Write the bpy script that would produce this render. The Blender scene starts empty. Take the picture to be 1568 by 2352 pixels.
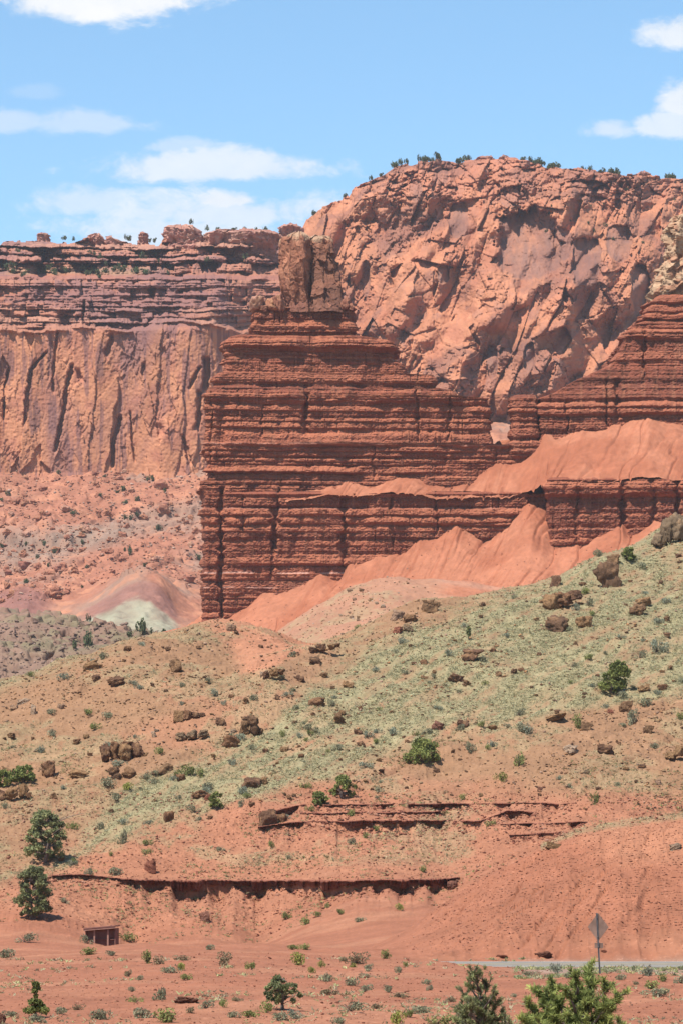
import bpy, bmesh, math, random
import numpy as np
from mathutils import Vector, Matrix

R = math.radians
S = bpy.context.scene
COL = S.collection

# ------------------------------------------------------------------ camera, sky, sun, exposure
TH = R(4.82)                       # upward pitch
K = 0.137 / 1176.0                 # tangent per picture unit (picture taken as 1568 x 2352)
CT, ST = math.cos(TH), math.sin(TH)
cam_d = bpy.data.cameras.new("camera")
cam = bpy.data.objects.new("camera", cam_d)
COL.objects.link(cam)
cam.location = (0, 0, 0)
cam.rotation_euler = (R(90) + TH, 0, 0)
cam_d.sensor_fit = 'VERTICAL'
cam_d.sensor_height = 24.0
cam_d.lens = 12.0 / 0.137
cam_d.clip_start = 0.5
cam_d.clip_end = 60000
S.camera = cam

SUN_EL, SUN_AZ = R(60), R(-140)     # azimuth clockwise from the view direction (+Y); negative is to the left
sun_dir = Vector((math.sin(SUN_AZ) * math.cos(SUN_EL), math.cos(SUN_AZ) * math.cos(SUN_EL), math.sin(SUN_EL)))
sun_l = bpy.data.lights.new("sun", 'SUN')
sun_l.energy = 5.0
sun_l.angle = R(0.53)
sun_l.color = (1.0, 0.955, 0.875)
sun = bpy.data.objects.new("sun", sun_l)
COL.objects.link(sun)
sun.rotation_euler = (-sun_dir).to_track_quat('-Z', 'Y').to_euler()
sun.location = (0, 0, 400)

S.view_settings.view_transform = 'Standard'
S.view_settings.look = 'None'
S.view_settings.exposure = 0.60
S.view_settings.gamma = 1.0
S.view_settings.use_curve_mapping = False
S.cycles.use_denoising = True
S.cycles.max_bounces = 6
S.cycles.diffuse_bounces = 3
S.cycles.transparent_max_bounces = 8
S.cycles.volume_bounces = 1
S.cycles.use_adaptive_sampling = True
S.cycles.adaptive_threshold = 0.008


class NT:
    """tiny helper for writing node trees"""
    def __init__(self, tree):
        self.t = tree
        self.n = tree.nodes
        self.l = tree.links

    def node(self, kind, **kw):
        nd = self.n.new(kind)
        for k, v in kw.items():
            setattr(nd, k, v)
        return nd

    def put(self, sock, v):
        if v is None:
            return
        if hasattr(v, 'is_linked') or hasattr(v, 'links'):
            self.l.new(v, sock)
        else:
            sock.default_value = v

    def math(self, op, a, b=None, c=None, clamp=False):
        nd = self.node('ShaderNodeMath', operation=op, use_clamp=clamp)
        self.put(nd.inputs[0], a)
        self.put(nd.inputs[1], b)
        self.put(nd.inputs[2], c)
        return nd.outputs[0]

    def noise(self, vec, scale, detail=4, rough=0.55, dim='3D', dist=0.0):
        nd = self.node('ShaderNodeTexNoise', noise_dimensions=dim)
        self.put(nd.inputs['Vector'], vec)
        nd.inputs['Scale'].default_value = scale
        nd.inputs['Detail'].default_value = detail
        nd.inputs['Roughness'].default_value = rough
        nd.inputs['Distortion'].default_value = dist
        return nd.outputs['Fac']

    def ramp(self, fac, stops, interp='LINEAR'):
        nd = self.node('ShaderNodeValToRGB')
        nd.color_ramp.interpolation = interp
        el = nd.color_ramp.elements
        while len(el) < len(stops):
            el.new(0.5)
        for e, (p, c) in zip(el, stops):
            e.position = p
            e.color = (*c, 1) if len(c) == 3 else c
        self.put(nd.inputs[0], fac)
        return nd.outputs[0]

    def mapr(self, v, a, b, c=0.0, d=1.0, interp='SMOOTHSTEP'):
        nd = self.node('ShaderNodeMapRange', interpolation_type=interp)
        self.put(nd.inputs[0], v)
        for i, q in enumerate((a, b, c, d)):
            self.put(nd.inputs[i + 1], q)
        return nd.outputs[0]

    def mix(self, fac, a, b, mode='MIX'):
        nd = self.node('ShaderNodeMix', data_type='RGBA', blend_type=mode)
        self.put(nd.inputs[0], fac)
        self.put(nd.inputs[6], a if not isinstance(a, tuple) else (*a, 1) if len(a) == 3 else a)
        self.put(nd.inputs[7], b if not isinstance(b, tuple) else (*b, 1) if len(b) == 3 else b)
        return nd.outputs[2]


# clouds of the sky, in picture units: centre, half size, strength, noise scale
CLOUDS = [(200, -10, 330, 95, 1.0, 1.0), (1590, 75, 140, 54, 0.85, 1.0), (1600, 235, 120, 56, 0.85, 1.0),
          (1560, 290, 130, 42, 0.7, 1.0), (1395, 298, 75, 32, 0.6, 1.0),
          (505, 388, 370, 56, 0.75, 1.0), (200, 285, 170, 42, 0.42, 1.0), (20, 282, 110, 36, 0.42, 1.0),
          (560, 492, 420, 75, 0.72, 1.0), (420, 540, 420, 70, 0.7, 1.0), (530, 462, 150, 40, 0.9, 1.0),
          (190, 465, 150, 50, 0.55, 1.0), (85, 212, 70, 26, 0.14, 1.0), (410, 338, 100, 26, 0.4, 1.0)]


def build_world():
    w = bpy.data.worlds.new("World")
    S.world = w
    w.use_nodes = True
    t = NT(w.node_tree)
    t.n.clear()
    out = t.node('ShaderNodeOutputWorld')
    bg = t.node('ShaderNodeBackground')
    bg.inputs[1].default_value = 0.12
    sky = t.node('ShaderNodeTexSky', sky_type='NISHITA')
    sky.sun_disc = False
    sky.sun_elevation = SUN_EL
    sky.sun_rotation = SUN_AZ
    sky.altitude = 1900
    sky.air_density = 1.0
    sky.dust_density = 0.35
    sky.ozone_density = 3.0
    tc = t.node('ShaderNodeTexCoord')
    sep = t.node('ShaderNodeSeparateXYZ')
    t.l.new(tc.outputs['Generated'], sep.inputs[0])
    x, y, z = sep.outputs
    yy = t.math('MAXIMUM', y, 0.05)
    a = t.math('DIVIDE', x, yy)
    b = t.math('DIVIDE', z, yy)
    comb = t.node('ShaderNodeCombineXYZ')
    t.put(comb.inputs[0], a)
    t.put(comb.inputs[1], t.math('MULTIPLY', b, 1.7))
    comb.inputs[2].default_value = 0.37
    n1 = t.noise(comb.outputs[0], 30, 10, 0.62, dist=0.35)
    n2 = t.noise(comb.outputs[0], 105, 8, 0.66, dist=0.4)
    nz = t.math('ADD', t.math('MULTIPLY', n1, 0.68), t.math('MULTIPLY', n2, 0.32))
    nz = t.math('SUBTRACT', nz, 0.5)
    front = t.math('GREATER_THAN', y, 0.1)
    total = None
    for (cx, cy, rx, ry, st, q) in CLOUDS:
        d = (CT - (1176 - cy) * K * ST)
        ca = (cx - 784) * K / d
        cb = (ST + (1176 - cy) * K * CT) / d
        da = t.math('DIVIDE', t.math('SUBTRACT', a, ca), rx * K)
        db = t.math('DIVIDE', t.math('SUBTRACT', b, cb), ry * K)
        # flat cloud bases: the lower half falls off faster
        db = t.math('MULTIPLY', db, t.mapr(db, -0.2, 0.2, 1.35, 1.0))
        r2 = t.math('ADD', t.math('MULTIPLY', da, da), t.math('MULTIPLY', db, db))
        v = t.math('SUBTRACT', 1.0, t.math('SQRT', r2))
        v = t.math('ADD', v, t.math('MULTIPLY', nz, 3.6))
        m = t.mapr(v, 0.0, 0.66, 0.0, st)
        total = m if total is None else t.math('MAXIMUM', total, m)
    total = t.math('MULTIPLY', total, front)
    shade = t.ramp(t.mapr(nz, -0.25, 0.25), [(0.0, (4.5, 4.85, 5.3)), (1.0, (5.6, 5.65, 5.7))])
    # deepen the clear blue
    hs = t.node('ShaderNodeHueSaturation')
    hs.inputs['Saturation'].default_value = 1.06
    hs.inputs['Value'].default_value = 1.04
    hs.inputs['Hue'].default_value = 0.488
    t.l.new(sky.outputs[0], hs.inputs['Color'])
    c = t.mix(total, hs.outputs[0], shade)
    t.l.new(c, bg.inputs[0])
    t.l.new(bg.outputs[0], out.inputs[0])


build_world()

# ------------------------------------------------------------------ picture <-> world

def P(px, py, Y):
    px, py, Y = np.broadcast_arrays(np.asarray(px, float), np.asarray(py, float), np.asarray(Y, float))
    a = (px - 784) * K
    b = (1176 - py) * K
    d = CT - b * ST
    return np.stack([a / d * Y, Y, (ST + b * CT) / d * Y], -1)


def proj(p):
    f = p[..., 1] * CT + p[..., 2] * ST
    u = -p[..., 1] * ST + p[..., 2] * CT
    return 784 + p[..., 0] / f / K, 1176 - u / f / K


# ------------------------------------------------------------------ noise
def _h(ix, iy, iz, seed):
    h = (ix.astype(np.int64) * 374761393 + iy.astype(np.int64) * 668265263 + iz.astype(np.int64) * 2147483647 + seed * 1274126177) & 0xFFFFFFFF
    h = ((h ^ (h >> 13)) * 1274126177) & 0xFFFFFFFF
    h = ((h ^ (h >> 16)) * 2246822519) & 0xFFFFFFFF
    return ((h ^ (h >> 15)) & 0xFFFFFF) / float(0x1000000)


def vnoise(x, y, z=None, seed=0):
    x, y = np.broadcast_arrays(np.asarray(x, float), np.asarray(y, float))
    ix, iy = np.floor(x), np.floor(y)
    fx, fy = x - ix, y - iy
    fx = fx * fx * fx * (fx * (fx * 6 - 15) + 10)
    fy = fy * fy * fy * (fy * (fy * 6 - 15) + 10)
    if z is None:
        zz = np.zeros(1)
        v = lambda i, j: _h(ix + i, iy + j, zz, seed)
        return ((v(0, 0) * (1 - fx) + v(1, 0) * fx) * (1 - fy) + (v(0, 1) * (1 - fx) + v(1, 1) * fx) * fy) * 2 - 1
    z = np.broadcast_to(np.asarray(z, float), x.shape)
    iz = np.floor(z)
    fz = z - iz
    fz = fz * fz * (3 - 2 * fz)
    o = 0
    for k in (0, 1):
        v = lambda i, j: _h(ix + i, iy + j, iz + k, seed)
        s = (v(0, 0) * (1 - fx) + v(1, 0) * fx) * (1 - fy) + (v(0, 1) * (1 - fx) + v(1, 1) * fx) * fy
        o = o + s * (fz if k else 1 - fz)
    return o * 2 - 1


def fbm(x, y, z=None, oct=5, gain=0.5, seed=0):
    o, amp, f, tot = 0, 1.0, 1.0, 0
    for i in range(oct):
        o = o + amp * vnoise(x * f, y * f, None if z is None else z * f, seed + i * 17)
        tot += amp
        amp *= gain
        f *= 2.03
    return o / tot


def rnd(i, seed):
    i = np.asarray(i)
    return _h(i, i * 0 + 3, i * 0 + 7, seed)


def facets(x, y, seed=0, tilt=0.5, jit=0.9):
    """blocky relief: each cell of a jittered grid is one tilted plane; returns height, border distance, id"""
    ix, iy = np.floor(x), np.floor(y)
    best = np.full(x.shape, 9.0)
    sec = np.full(x.shape, 9.0)
    h = np.zeros(x.shape)
    idv = np.zeros(x.shape)
    z = np.zeros(1)
    for i in (-1, 0, 1):
        for j in (-1, 0, 1):
            cx, cy = ix + i, iy + j
            px = cx + 0.5 + jit * (_h(cx, cy, z, seed) - 0.5)
            py = cy + 0.5 + jit * (_h(cx, cy, z + 1, seed) - 0.5)
            d = np.hypot(x - px, y - py)
            hh = (_h(cx, cy, z + 2, seed) - 0.5) + tilt * 2 * ((_h(cx, cy, z + 3, seed) - 0.5) * (x - px) + (_h(cx, cy, z + 4, seed) - 0.5) * (y - py))
            m = d < best
            sec = np.where(m, best, np.minimum(sec, d))
            h = np.where(m, hh, h)
            idv = np.where(m, _h(cx, cy, z + 5, seed), idv)
            best = np.minimum(best, d)
    return h, sec - best, idv


def sawbeds(y, s, step, seed, wav=2.0, joint=26):
    """undercut beds: 0 at the top of a bed growing to 1 at its lower lip; returns profile, bed id"""
    yw = y + wav * fbm(s / 90, y / 140, oct=3, seed=seed) + 0.25 * wav * fbm(s / 12, y / 60, oct=2, seed=seed + 1)
    k0 = yw / step
    # uneven bed thickness
    k0 = k0 + 1.25 * vnoise(k0 * 0.33, k0 * 0, seed=seed + 2)
    bed = np.floor(k0)
    fr = k0 - bed
    hard = rnd(bed, seed + 3)
    blk = vnoise(s / joint + 31.7 * hard, bed * 3.1, seed=seed + 4)
    amp = (0.18 + 0.95 * hard ** 1.6) * (0.75 + 0.6 * blk)
    saw = (np.minimum(fr, 0.78) / 0.78) ** 0.7
    blk_p = np.clip(fr / 0.28, 0, 1) ** 0.55
    wgt = rnd(bed, seed + 9)
    prof = np.where(fr < 0.78, saw * wgt + blk_p * (1 - wgt), 1 - (np.clip(fr - 0.78, 0, 1) / 0.22) ** 0.5 * 1.25)
    return prof * amp, bed, hard


def blocks(u, v, seed=0, tilt=0.5):
    """running courses of joint bounded blocks; height, distance to a joint, id"""
    u = u + 0.9 * vnoise(u * 0.5, u * 0, seed=seed)
    i = np.floor(u)
    fu = u - i
    v = v + 7.3 * rnd(i, seed + 1) + 0.0
    v = v + 0.9 * vnoise(v * 0.5, i * 3.7, seed=seed + 2)
    j = np.floor(v)
    fv = v - j
    k = i * 57 + j
    h = rnd(k, seed + 3) - 0.5 + 0.5 * (rnd(i, seed + 7) - 0.5) + tilt * 2 * ((rnd(k, seed + 4) - 0.5) * (fu - 0.5) + (rnd(k, seed + 5) - 0.5) * (fv - 0.5))
    return h, np.minimum(np.minimum(fu, 1 - fu), np.minimum(fv, 1 - fv)), rnd(k, seed + 6)


def sstep(a, b, x):
    t = np.clip((np.asarray(x, float) - a) / (b - a), 0, 1)
    return t * t * (3 - 2 * t)


# ------------------------------------------------------------------ mesh helpers
def tag(o, label=None, cat=None, group=None, kind=None):
    if label:
        o['label'] = label
    if cat:
        o['category'] = cat
    if group:
        o['group'] = group
    if kind:
        o['kind'] = kind
    return o


def raw_mesh(name, V, F, col=None, smooth=False):
    """V (n,3); F (m,3|4) array; col (n,3) linear colours on the vertices"""
    me = bpy.data.meshes.new(name)
    V = np.ascontiguousarray(V, dtype=np.float32).reshape(-1, 3)
    F = np.ascontiguousarray(F, dtype=np.int32)
    k = F.shape[1]
    me.vertices.add(len(V))
    me.vertices.foreach_set('co', V.ravel())
    me.loops.add(F.size)
    me.loops.foreach_set('vertex_index', F.ravel())
    me.polygons.add(len(F))
    me.polygons.foreach_set('loop_start', np.arange(0, F.size, k, dtype=np.int32))
    me.polygons.foreach_set('loop_total', np.full(len(F), k, dtype=np.int32))
    if smooth:
        me.polygons.foreach_set('use_smooth', np.ones(len(F), dtype=bool))
    if col is not None:
        at = me.color_attributes.new('tint', 'FLOAT_COLOR', 'POINT')
        c = np.ones((len(V), 4), dtype=np.float32)
        c[:, :3] = np.asarray(col, dtype=np.float32).reshape(-1, 3)
        at.data.foreach_set('color', c.ravel())
    me.update()
    me.validate()
    return me


def link(name, me, mat=None, parent=None, loc=None):
    o = bpy.data.objects.new(name, me)
    COL.objects.link(o)
    if mat is not None:
        me.materials.clear()
        me.materials.append(mat)
    if parent is not None:
        o.parent = parent
    if loc is not None:
        o.location = loc
    return o


def empty(name, loc=(0, 0, 0), rz=0):
    o = bpy.data.objects.new(name, None)
    o.empty_display_size = 0.2
    COL.objects.link(o)
    o.location = loc
    o.rotation_euler = (0, 0, rz)
    return o


def grid_faces(nr, nc, wrap=False):
    r = np.arange(nr - 1)[:, None]
    c = np.arange(nc if wrap else nc - 1)[None, :]
    c2 = (c + 1) % nc
    a = r * nc + c
    b = r * nc + c2
    return np.stack([a, b, b + nc, a + nc], -1).reshape(-1, 4)


class MB:
    """collects simple shapes into one mesh"""
    def __init__(self):
        self.v, self.f, self.n = [], [], 0

    def add(self, V, F):
        V = np.asarray(V, float).reshape(-1, 3)
        self.v.append(V)
        for f in F:
            self.f.append([i + self.n for i in f])
        self.n += len(V)

    def box(self, c, s, rot=None):
        x, y, z = s[0] / 2, s[1] / 2, s[2] / 2
        V = np.array([(-x, -y, -z), (x, -y, -z), (x, y, -z), (-x, y, -z), (-x, -y, z), (x, -y, z), (x, y, z), (-x, y, z)])
        if rot is not None:
            V = V @ np.array(rot).T
        self.add(V + np.array(c), [(0, 3, 2, 1), (4, 5, 6, 7), (0, 1, 5, 4), (1, 2, 6, 5), (2, 3, 7, 6), (3, 0, 4, 7)])

    def tube(self, pts, rad, n=7, cap=True):
        pts = [Vector(p) for p in pts]
        rings = []
        for i, p in enumerate(pts):
            d = (pts[min(i + 1, len(pts) - 1)] - pts[max(i - 1, 0)]).normalized()
            u = d.orthogonal().normalized() if abs(d.z) > 0.9 else d.cross(Vector((0, 0, 1))).normalized()
            w = d.cross(u)
            r = rad[i] if hasattr(rad, '__len__') else rad
            rings.append([p + r * (math.cos(2 * math.pi * k / n) * u + math.sin(2 * math.pi * k / n) * w) for k in range(n)])
        F = []
        for i in range(len(pts) - 1):
            for k in range(n):
                F.append((i * n + k, i * n + (k + 1) % n, (i + 1) * n + (k + 1) % n, (i + 1) * n + k))
        if cap:
            F.append(tuple(range(n - 1, -1, -1)))
            F.append(tuple((len(pts) - 1) * n + k for k in range(n)))
        self.add([tuple(v) for r in rings for v in r], F)

    def build(self, name, mat, parent=None, smooth=False, bevel=0):
        me = bpy.data.meshes.new(name)
        me.from_pydata(np.concatenate(self.v).tolist(), [], self.f)
        if bevel:
            bm = bmesh.new()
            bm.from_mesh(me)
            bmesh.ops.bevel(bm, geom=bm.edges[:], offset=bevel, segments=1, affect='EDGES', profile=0.5)
            bm.to_mesh(me)
            bm.free()
        if smooth:
            for p in me.polygons:
                p.use_smooth = True
        me.update()
        return link(name, me, mat, parent)


# ------------------------------------------------------------------ materials
ALB = 0.83                        # overall reflectance of soil, rock and leaf


def rock_mat(name, scale, var=0.35, bump=0.35, bscale=None, stain=None, stain_amt=0.0, stain_scale=0.1, rough=0.95, stretch=(1, 1, 1), bdist=0.3, speck=0.0):
    """tint attribute x noise, with optional dark varnish and a bump"""
    m = bpy.data.materials.new(name)
    m.use_nodes = True
    t = NT(m.node_tree)
    bs = t.n['Principled BSDF']
    bs.inputs['Roughness'].default_value = rough
    bs.inputs['Specular IOR Level'].default_value = 0.12
    at = t.node('ShaderNodeAttribute', attribute_name='tint')
    geo = t.node('ShaderNodeTexCoord')
    mp = t.node('ShaderNodeMapping')
    mp.inputs['Scale'].default_value = stretch
    t.l.new(geo.outputs['Object'], mp.inputs[0])
    v = mp.outputs[0]
    n = t.noise(v, scale, 6, 0.62)
    n2 = t.noise(v, scale * 7, 4, 0.6)
    f = t.math('ADD', t.math('MULTIPLY', n, 0.6), t.math('MULTIPLY', n2, 0.4))
    g = t.mapr(f, 0.3, 0.7, ALB * (1 - var), ALB * (1 + var), 'LINEAR')
    cc = t.node('ShaderNodeCombineXYZ')
    for i in range(3):
        t.put(cc.inputs[i], g)
    c = t.mix(1.0, at.outputs['Color'], cc.outputs[0], 'MULTIPLY')
    if speck:
        sp = t.noise(v, scale * 16, 2, 0.5)
        c = t.mix(t.mapr(sp, 0.62, 0.70, 0, speck), c, t.mix(1.0, c, (1.5, 1.6, 1.7), 'MULTIPLY'))
    if stain is not None:
        sn = t.noise(v, stain_scale, 5, 0.6, dist=0.6)
        c = t.mix(t.mapr(sn, 0.50, 0.62, 0, stain_amt), c, stain)
    t.l.new(c, bs.inputs['Base Color'])
    bn = t.noise(v, bscale or scale * 5, 6, 0.65)
    bp = t.node('ShaderNodeBump')
    bp.inputs['Strength'].default_value = bump
    bp.inputs['Distance'].default_value = bdist
    t.l.new(bn, bp.inputs['Height'])
    t.l.new(bp.outputs[0], bs.inputs['Normal'])
    return m


def plain_mat(name, col, rough=0.8, var=0.15, scale=3.0, metal=0.0):
    m = bpy.data.materials.new(name)
    m.use_nodes = True
    t = NT(m.node_tree)
    bs = t.n['Principled BSDF']
    bs.inputs['Roughness'].default_value = rough
    bs.inputs['Metallic'].default_value = metal
    bs.inputs['Specular IOR Level'].default_value = 0.25
    tc = t.node('ShaderNodeTexCoord')
    n = t.noise(tc.outputs['Object'], scale, 5, 0.6)
    c = t.ramp(n, [(0.25, tuple(x * (1 - var) for x in col)), (0.75, tuple(min(1, x * (1 + var)) for x in col))])
    t.l.new(c, bs.inputs['Base Color'])
    return m


def leaf_mat(name, var=0.3):
    m = bpy.data.materials.new(name)
    m.use_nodes = True
    t = NT(m.node_tree)
    bs = t.n['Principled BSDF']
    bs.inputs['Roughness'].default_value = 0.75
    bs.inputs['Specular IOR Level'].default_value = 0.15
    at = t.node('ShaderNodeAttribute', attribute_name='tint')
    tc = t.node('ShaderNodeTexCoord')
    oi = t.node('ShaderNodeObjectInfo')
    n = t.noise(tc.outputs['Object'], 2.2, 3, 0.6)
    g = t.math('ADD', t.mapr(n, 0.3, 0.7, ALB * (1 - var), ALB * (1 + var), 'LINEAR'), t.mapr(oi.outputs['Random'], 0, 1, -0.12, 0.12, 'LINEAR'))
    cc = t.node('ShaderNodeCombineXYZ')
    for i in range(3):
        t.put(cc.inputs[i], g)
    c = t.mix(1.0, at.outputs['Color'], cc.outputs[0], 'MULTIPLY')
    tr = t.node('ShaderNodeBsdfTranslucent')
    t.l.new(c, bs.inputs['Base Color'])
    t.l.new(c, tr.inputs[0])
    mx = t.node('ShaderNodeMixShader')
    mx.inputs[0].default_value = 0.25
    t.l.new(bs.outputs[0], mx.inputs[1])
    t.l.new(tr.outputs[0], mx.inputs[2])
    t.l.new(mx.outputs[0], t.n['Material Output'].inputs[0])
    return m


M = {}
M['soil'] = rock_mat('red_soil', 0.25, 0.22, 0.5, 2.2, bdist=0.15, speck=0.5)
M['talus'] = rock_mat('coral_talus', 0.08, 0.14, 0.4, 0.8, bdist=0.3)
M['strata'] = rock_mat('layered_mudstone', 0.10, 0.24, 0.55, 0.9, stretch=(1, 1, 3.5), bdist=0.5)
M['cap'] = rock_mat('pale_caprock', 0.12, 0.2, 0.45, 0.8, bdist=0.5)
M['cliff'] = rock_mat('sandstone', 0.03, 0.22, 0.5, 0.22, stain=(0.16, 0.075, 0.06), stain_amt=0.55, stain_scale=0.022, stretch=(1, 1, 0.7), bdist=1.2)
M['wall'] = rock_mat('massive_sandstone', 0.025, 0.16, 0.45, 0.2, stain=(0.19, 0.095, 0.088), stain_amt=0.75, stain_scale=0.013, stretch=(1, 1, 0.35), bdist=1.0)
M['far'] = rock_mat('far_talus', 0.05, 0.2, 0.5, 0.5, bdist=0.6)
M['boulder'] = rock_mat('boulder_stone', 0.9, 0.38, 1.0, 2.6, bdist=0.4)
M['leaf'] = leaf_mat('foliage')
M['bark'] = plain_mat('bark', (0.16, 0.12, 0.10), 0.9, 0.4, 6)

CORAL = np.array((0.370, 0.164, 0.094))
DEEP = np.array((0.298, 0.118, 0.067))
TALUS = np.array((0.410, 0.158, 0.089))
TAN = np.array((0.285, 0.160, 0.088))
SAGE = np.array((0.270, 0.236, 0.130))
PINK = np.array((0.375, 0.185, 0.115))


def lerp(a, b, w):
    w = np.asarray(w)[..., None]
    return a * (1 - w) + b * w


# ------------------------------------------------------------------ terrain sheets: height over a fan of view angles and distances
class Fan:
    def __init__(self, pts, px0, px1, nc, Ys, scale=(60.0, 12.0), detail=None, smooth=0.0, shift=None, eps=0.12, flank=None):
        self.eps = eps
        pts = np.array(pts, float)
        W = P(pts[:, 0], pts[:, 1], pts[:, 2])
        self.sx, self.sy = scale
        q = np.stack([W[:, 0] / W[:, 1] / K / self.sx, W[:, 1] / self.sy], -1)
        n = len(q)
        d = np.linalg.norm(q[:, None] - q[None], axis=-1)
        A = np.zeros((n + 3, n + 3))
        A[:n, :n] = self.ker(d) - smooth * np.eye(n)
        A[:n, n] = 1
        A[:n, n + 1:] = q
        A[n:, :n] = A[:n, n:].T
        sol = np.linalg.solve(A, np.concatenate([W[:, 2], [0, 0, 0]]))
        self.q, self.w, self.c = q, sol[:n], sol[n:]
        Ys = np.asarray(Ys, float)
        g = np.linspace(px0 - 784, px1 - 784, nc)
        self.c0, self.c1 = 0, nc
        if flank:                      # coarse columns that carry the ground on to both sides of the view
            lo, hi, k = flank
            t = np.linspace(0, 1, k + 1)[1:] ** 1.8
            g = np.concatenate([(g[0] + (lo - px0) * t)[::-1], g, g[-1] + (hi - px1) * t])
            self.c0, self.c1 = k, k + nc
        A_, Y_ = np.meshgrid(g, Ys)
        if shift is not None:
            Y_ = Y_ + shift(A_ + 784) * np.clip((Ys[-1] - Y_) / (Ys[-1] - Ys[0]), 0, 1)
        self.X = A_ * K * Y_
        self.Y = Y_
        self.Z = self.base(self.X, self.Y)
        self.px, self.py = proj(np.stack([self.X, self.Y, self.Z], -1))
        if detail is not None:
            self.Z = detail(self)
        self.finish()

    def ker(self, r):
        return np.sqrt(r * r + self.eps)   # multiquadric

    def base(self, X, Y):
        sh = X.shape
        p = np.stack([(X / Y / K / self.sx).ravel(), (Y / self.sy).ravel()], -1)
        o = np.empty(len(p))
        for i in range(0, len(p), 200000):
            s = p[i:i + 200000]
            acc = self.c[0] + s @ self.c[1:]
            for j in range(len(self.q)):
                acc += self.w[j] * np.sqrt((s[:, 0] - self.q[j, 0]) ** 2 + (s[:, 1] - self.q[j, 1]) ** 2 + self.eps)
            o[i:i + 200000] = acc
        return o.reshape(sh)

    def finish(self):
        self.nr, self.nc = self.X.shape
        self.V = np.stack([self.X, self.Y, self.Z], -1)
        self.px, self.py = proj(self.V)
        m = np.minimum.accumulate(self.py, axis=0)
        prev = np.vstack([np.full((1, self.nc), 1e9), m[:-1]])
        self.vis = self.py <= prev

    def mesh(self, name, col, mat, smooth=True):
        return link(name, raw_mesh(name, self.V, grid_faces(self.nr, self.nc), col, smooth), mat)

    def at(self, px, py):
        """the visible point of the sheet at a picture position"""
        c = np.clip(np.searchsorted(self.px[0], px), 0, self.nc - 1)
        # columns are straight fans: px nearly constant along a column
        colpx = self.px[self.nr // 2]
        c = int(np.clip(np.searchsorted(colpx, px), 0, self.nc - 1))
        v = np.where(self.vis[:, c])[0]
        i = v[np.argmin(np.abs(self.py[v, c] - py))]
        return Vector(self.V[i, c])

    def scatter(self, n, dens, rng):
        """n visible vertices, weighted by picture area x dens"""
        a = np.zeros(self.X.shape)
        dy = np.abs(np.diff(self.py, axis=0, append=self.py[-1:]))
        w = np.where(self.vis, dy, 0) * dens
        w[:, :self.c0 + 1] = w[:, self.c1 - 1:] = 0
        w[-1] = 0
        cs = np.cumsum(w.ravel())
        i = np.searchsorted(cs, rng.random(n) * cs[-1])
        r, c = np.unravel_index(i, self.X.shape)
        p = self.V[r, c].copy()
        dx = self.X[r, np.minimum(c + 1, self.nc - 1)] - self.X[r, c]
        p[:, 0] += dx * (rng.random(n) - 0.5)
        return p, r, c

    def normal(self, r, c):
        r2, c2 = np.clip(r, 1, self.nr - 2), np.clip(c, 1, self.nc - 2)
        a = self.V[r2, c2 + 1] - self.V[r2, c2 - 1]
        b = self.V[r2 + 1, c2] - self.V[r2 - 1, c2]
        n = np.cross(a, b)
        return n / np.linalg.norm(n, axis=-1, keepdims=True)


def seg(*parts):
    """row distances: (start, end, count) pieces"""
    o = []
    for a, b, n in parts:
        o.append(np.linspace(a, b, n, endpoint=False))
    return np.concatenate(o)


def inter(x, tab):
    t = np.array(tab, float)
    return np.interp(x, t[:, 0], t[:, 1])


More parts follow.
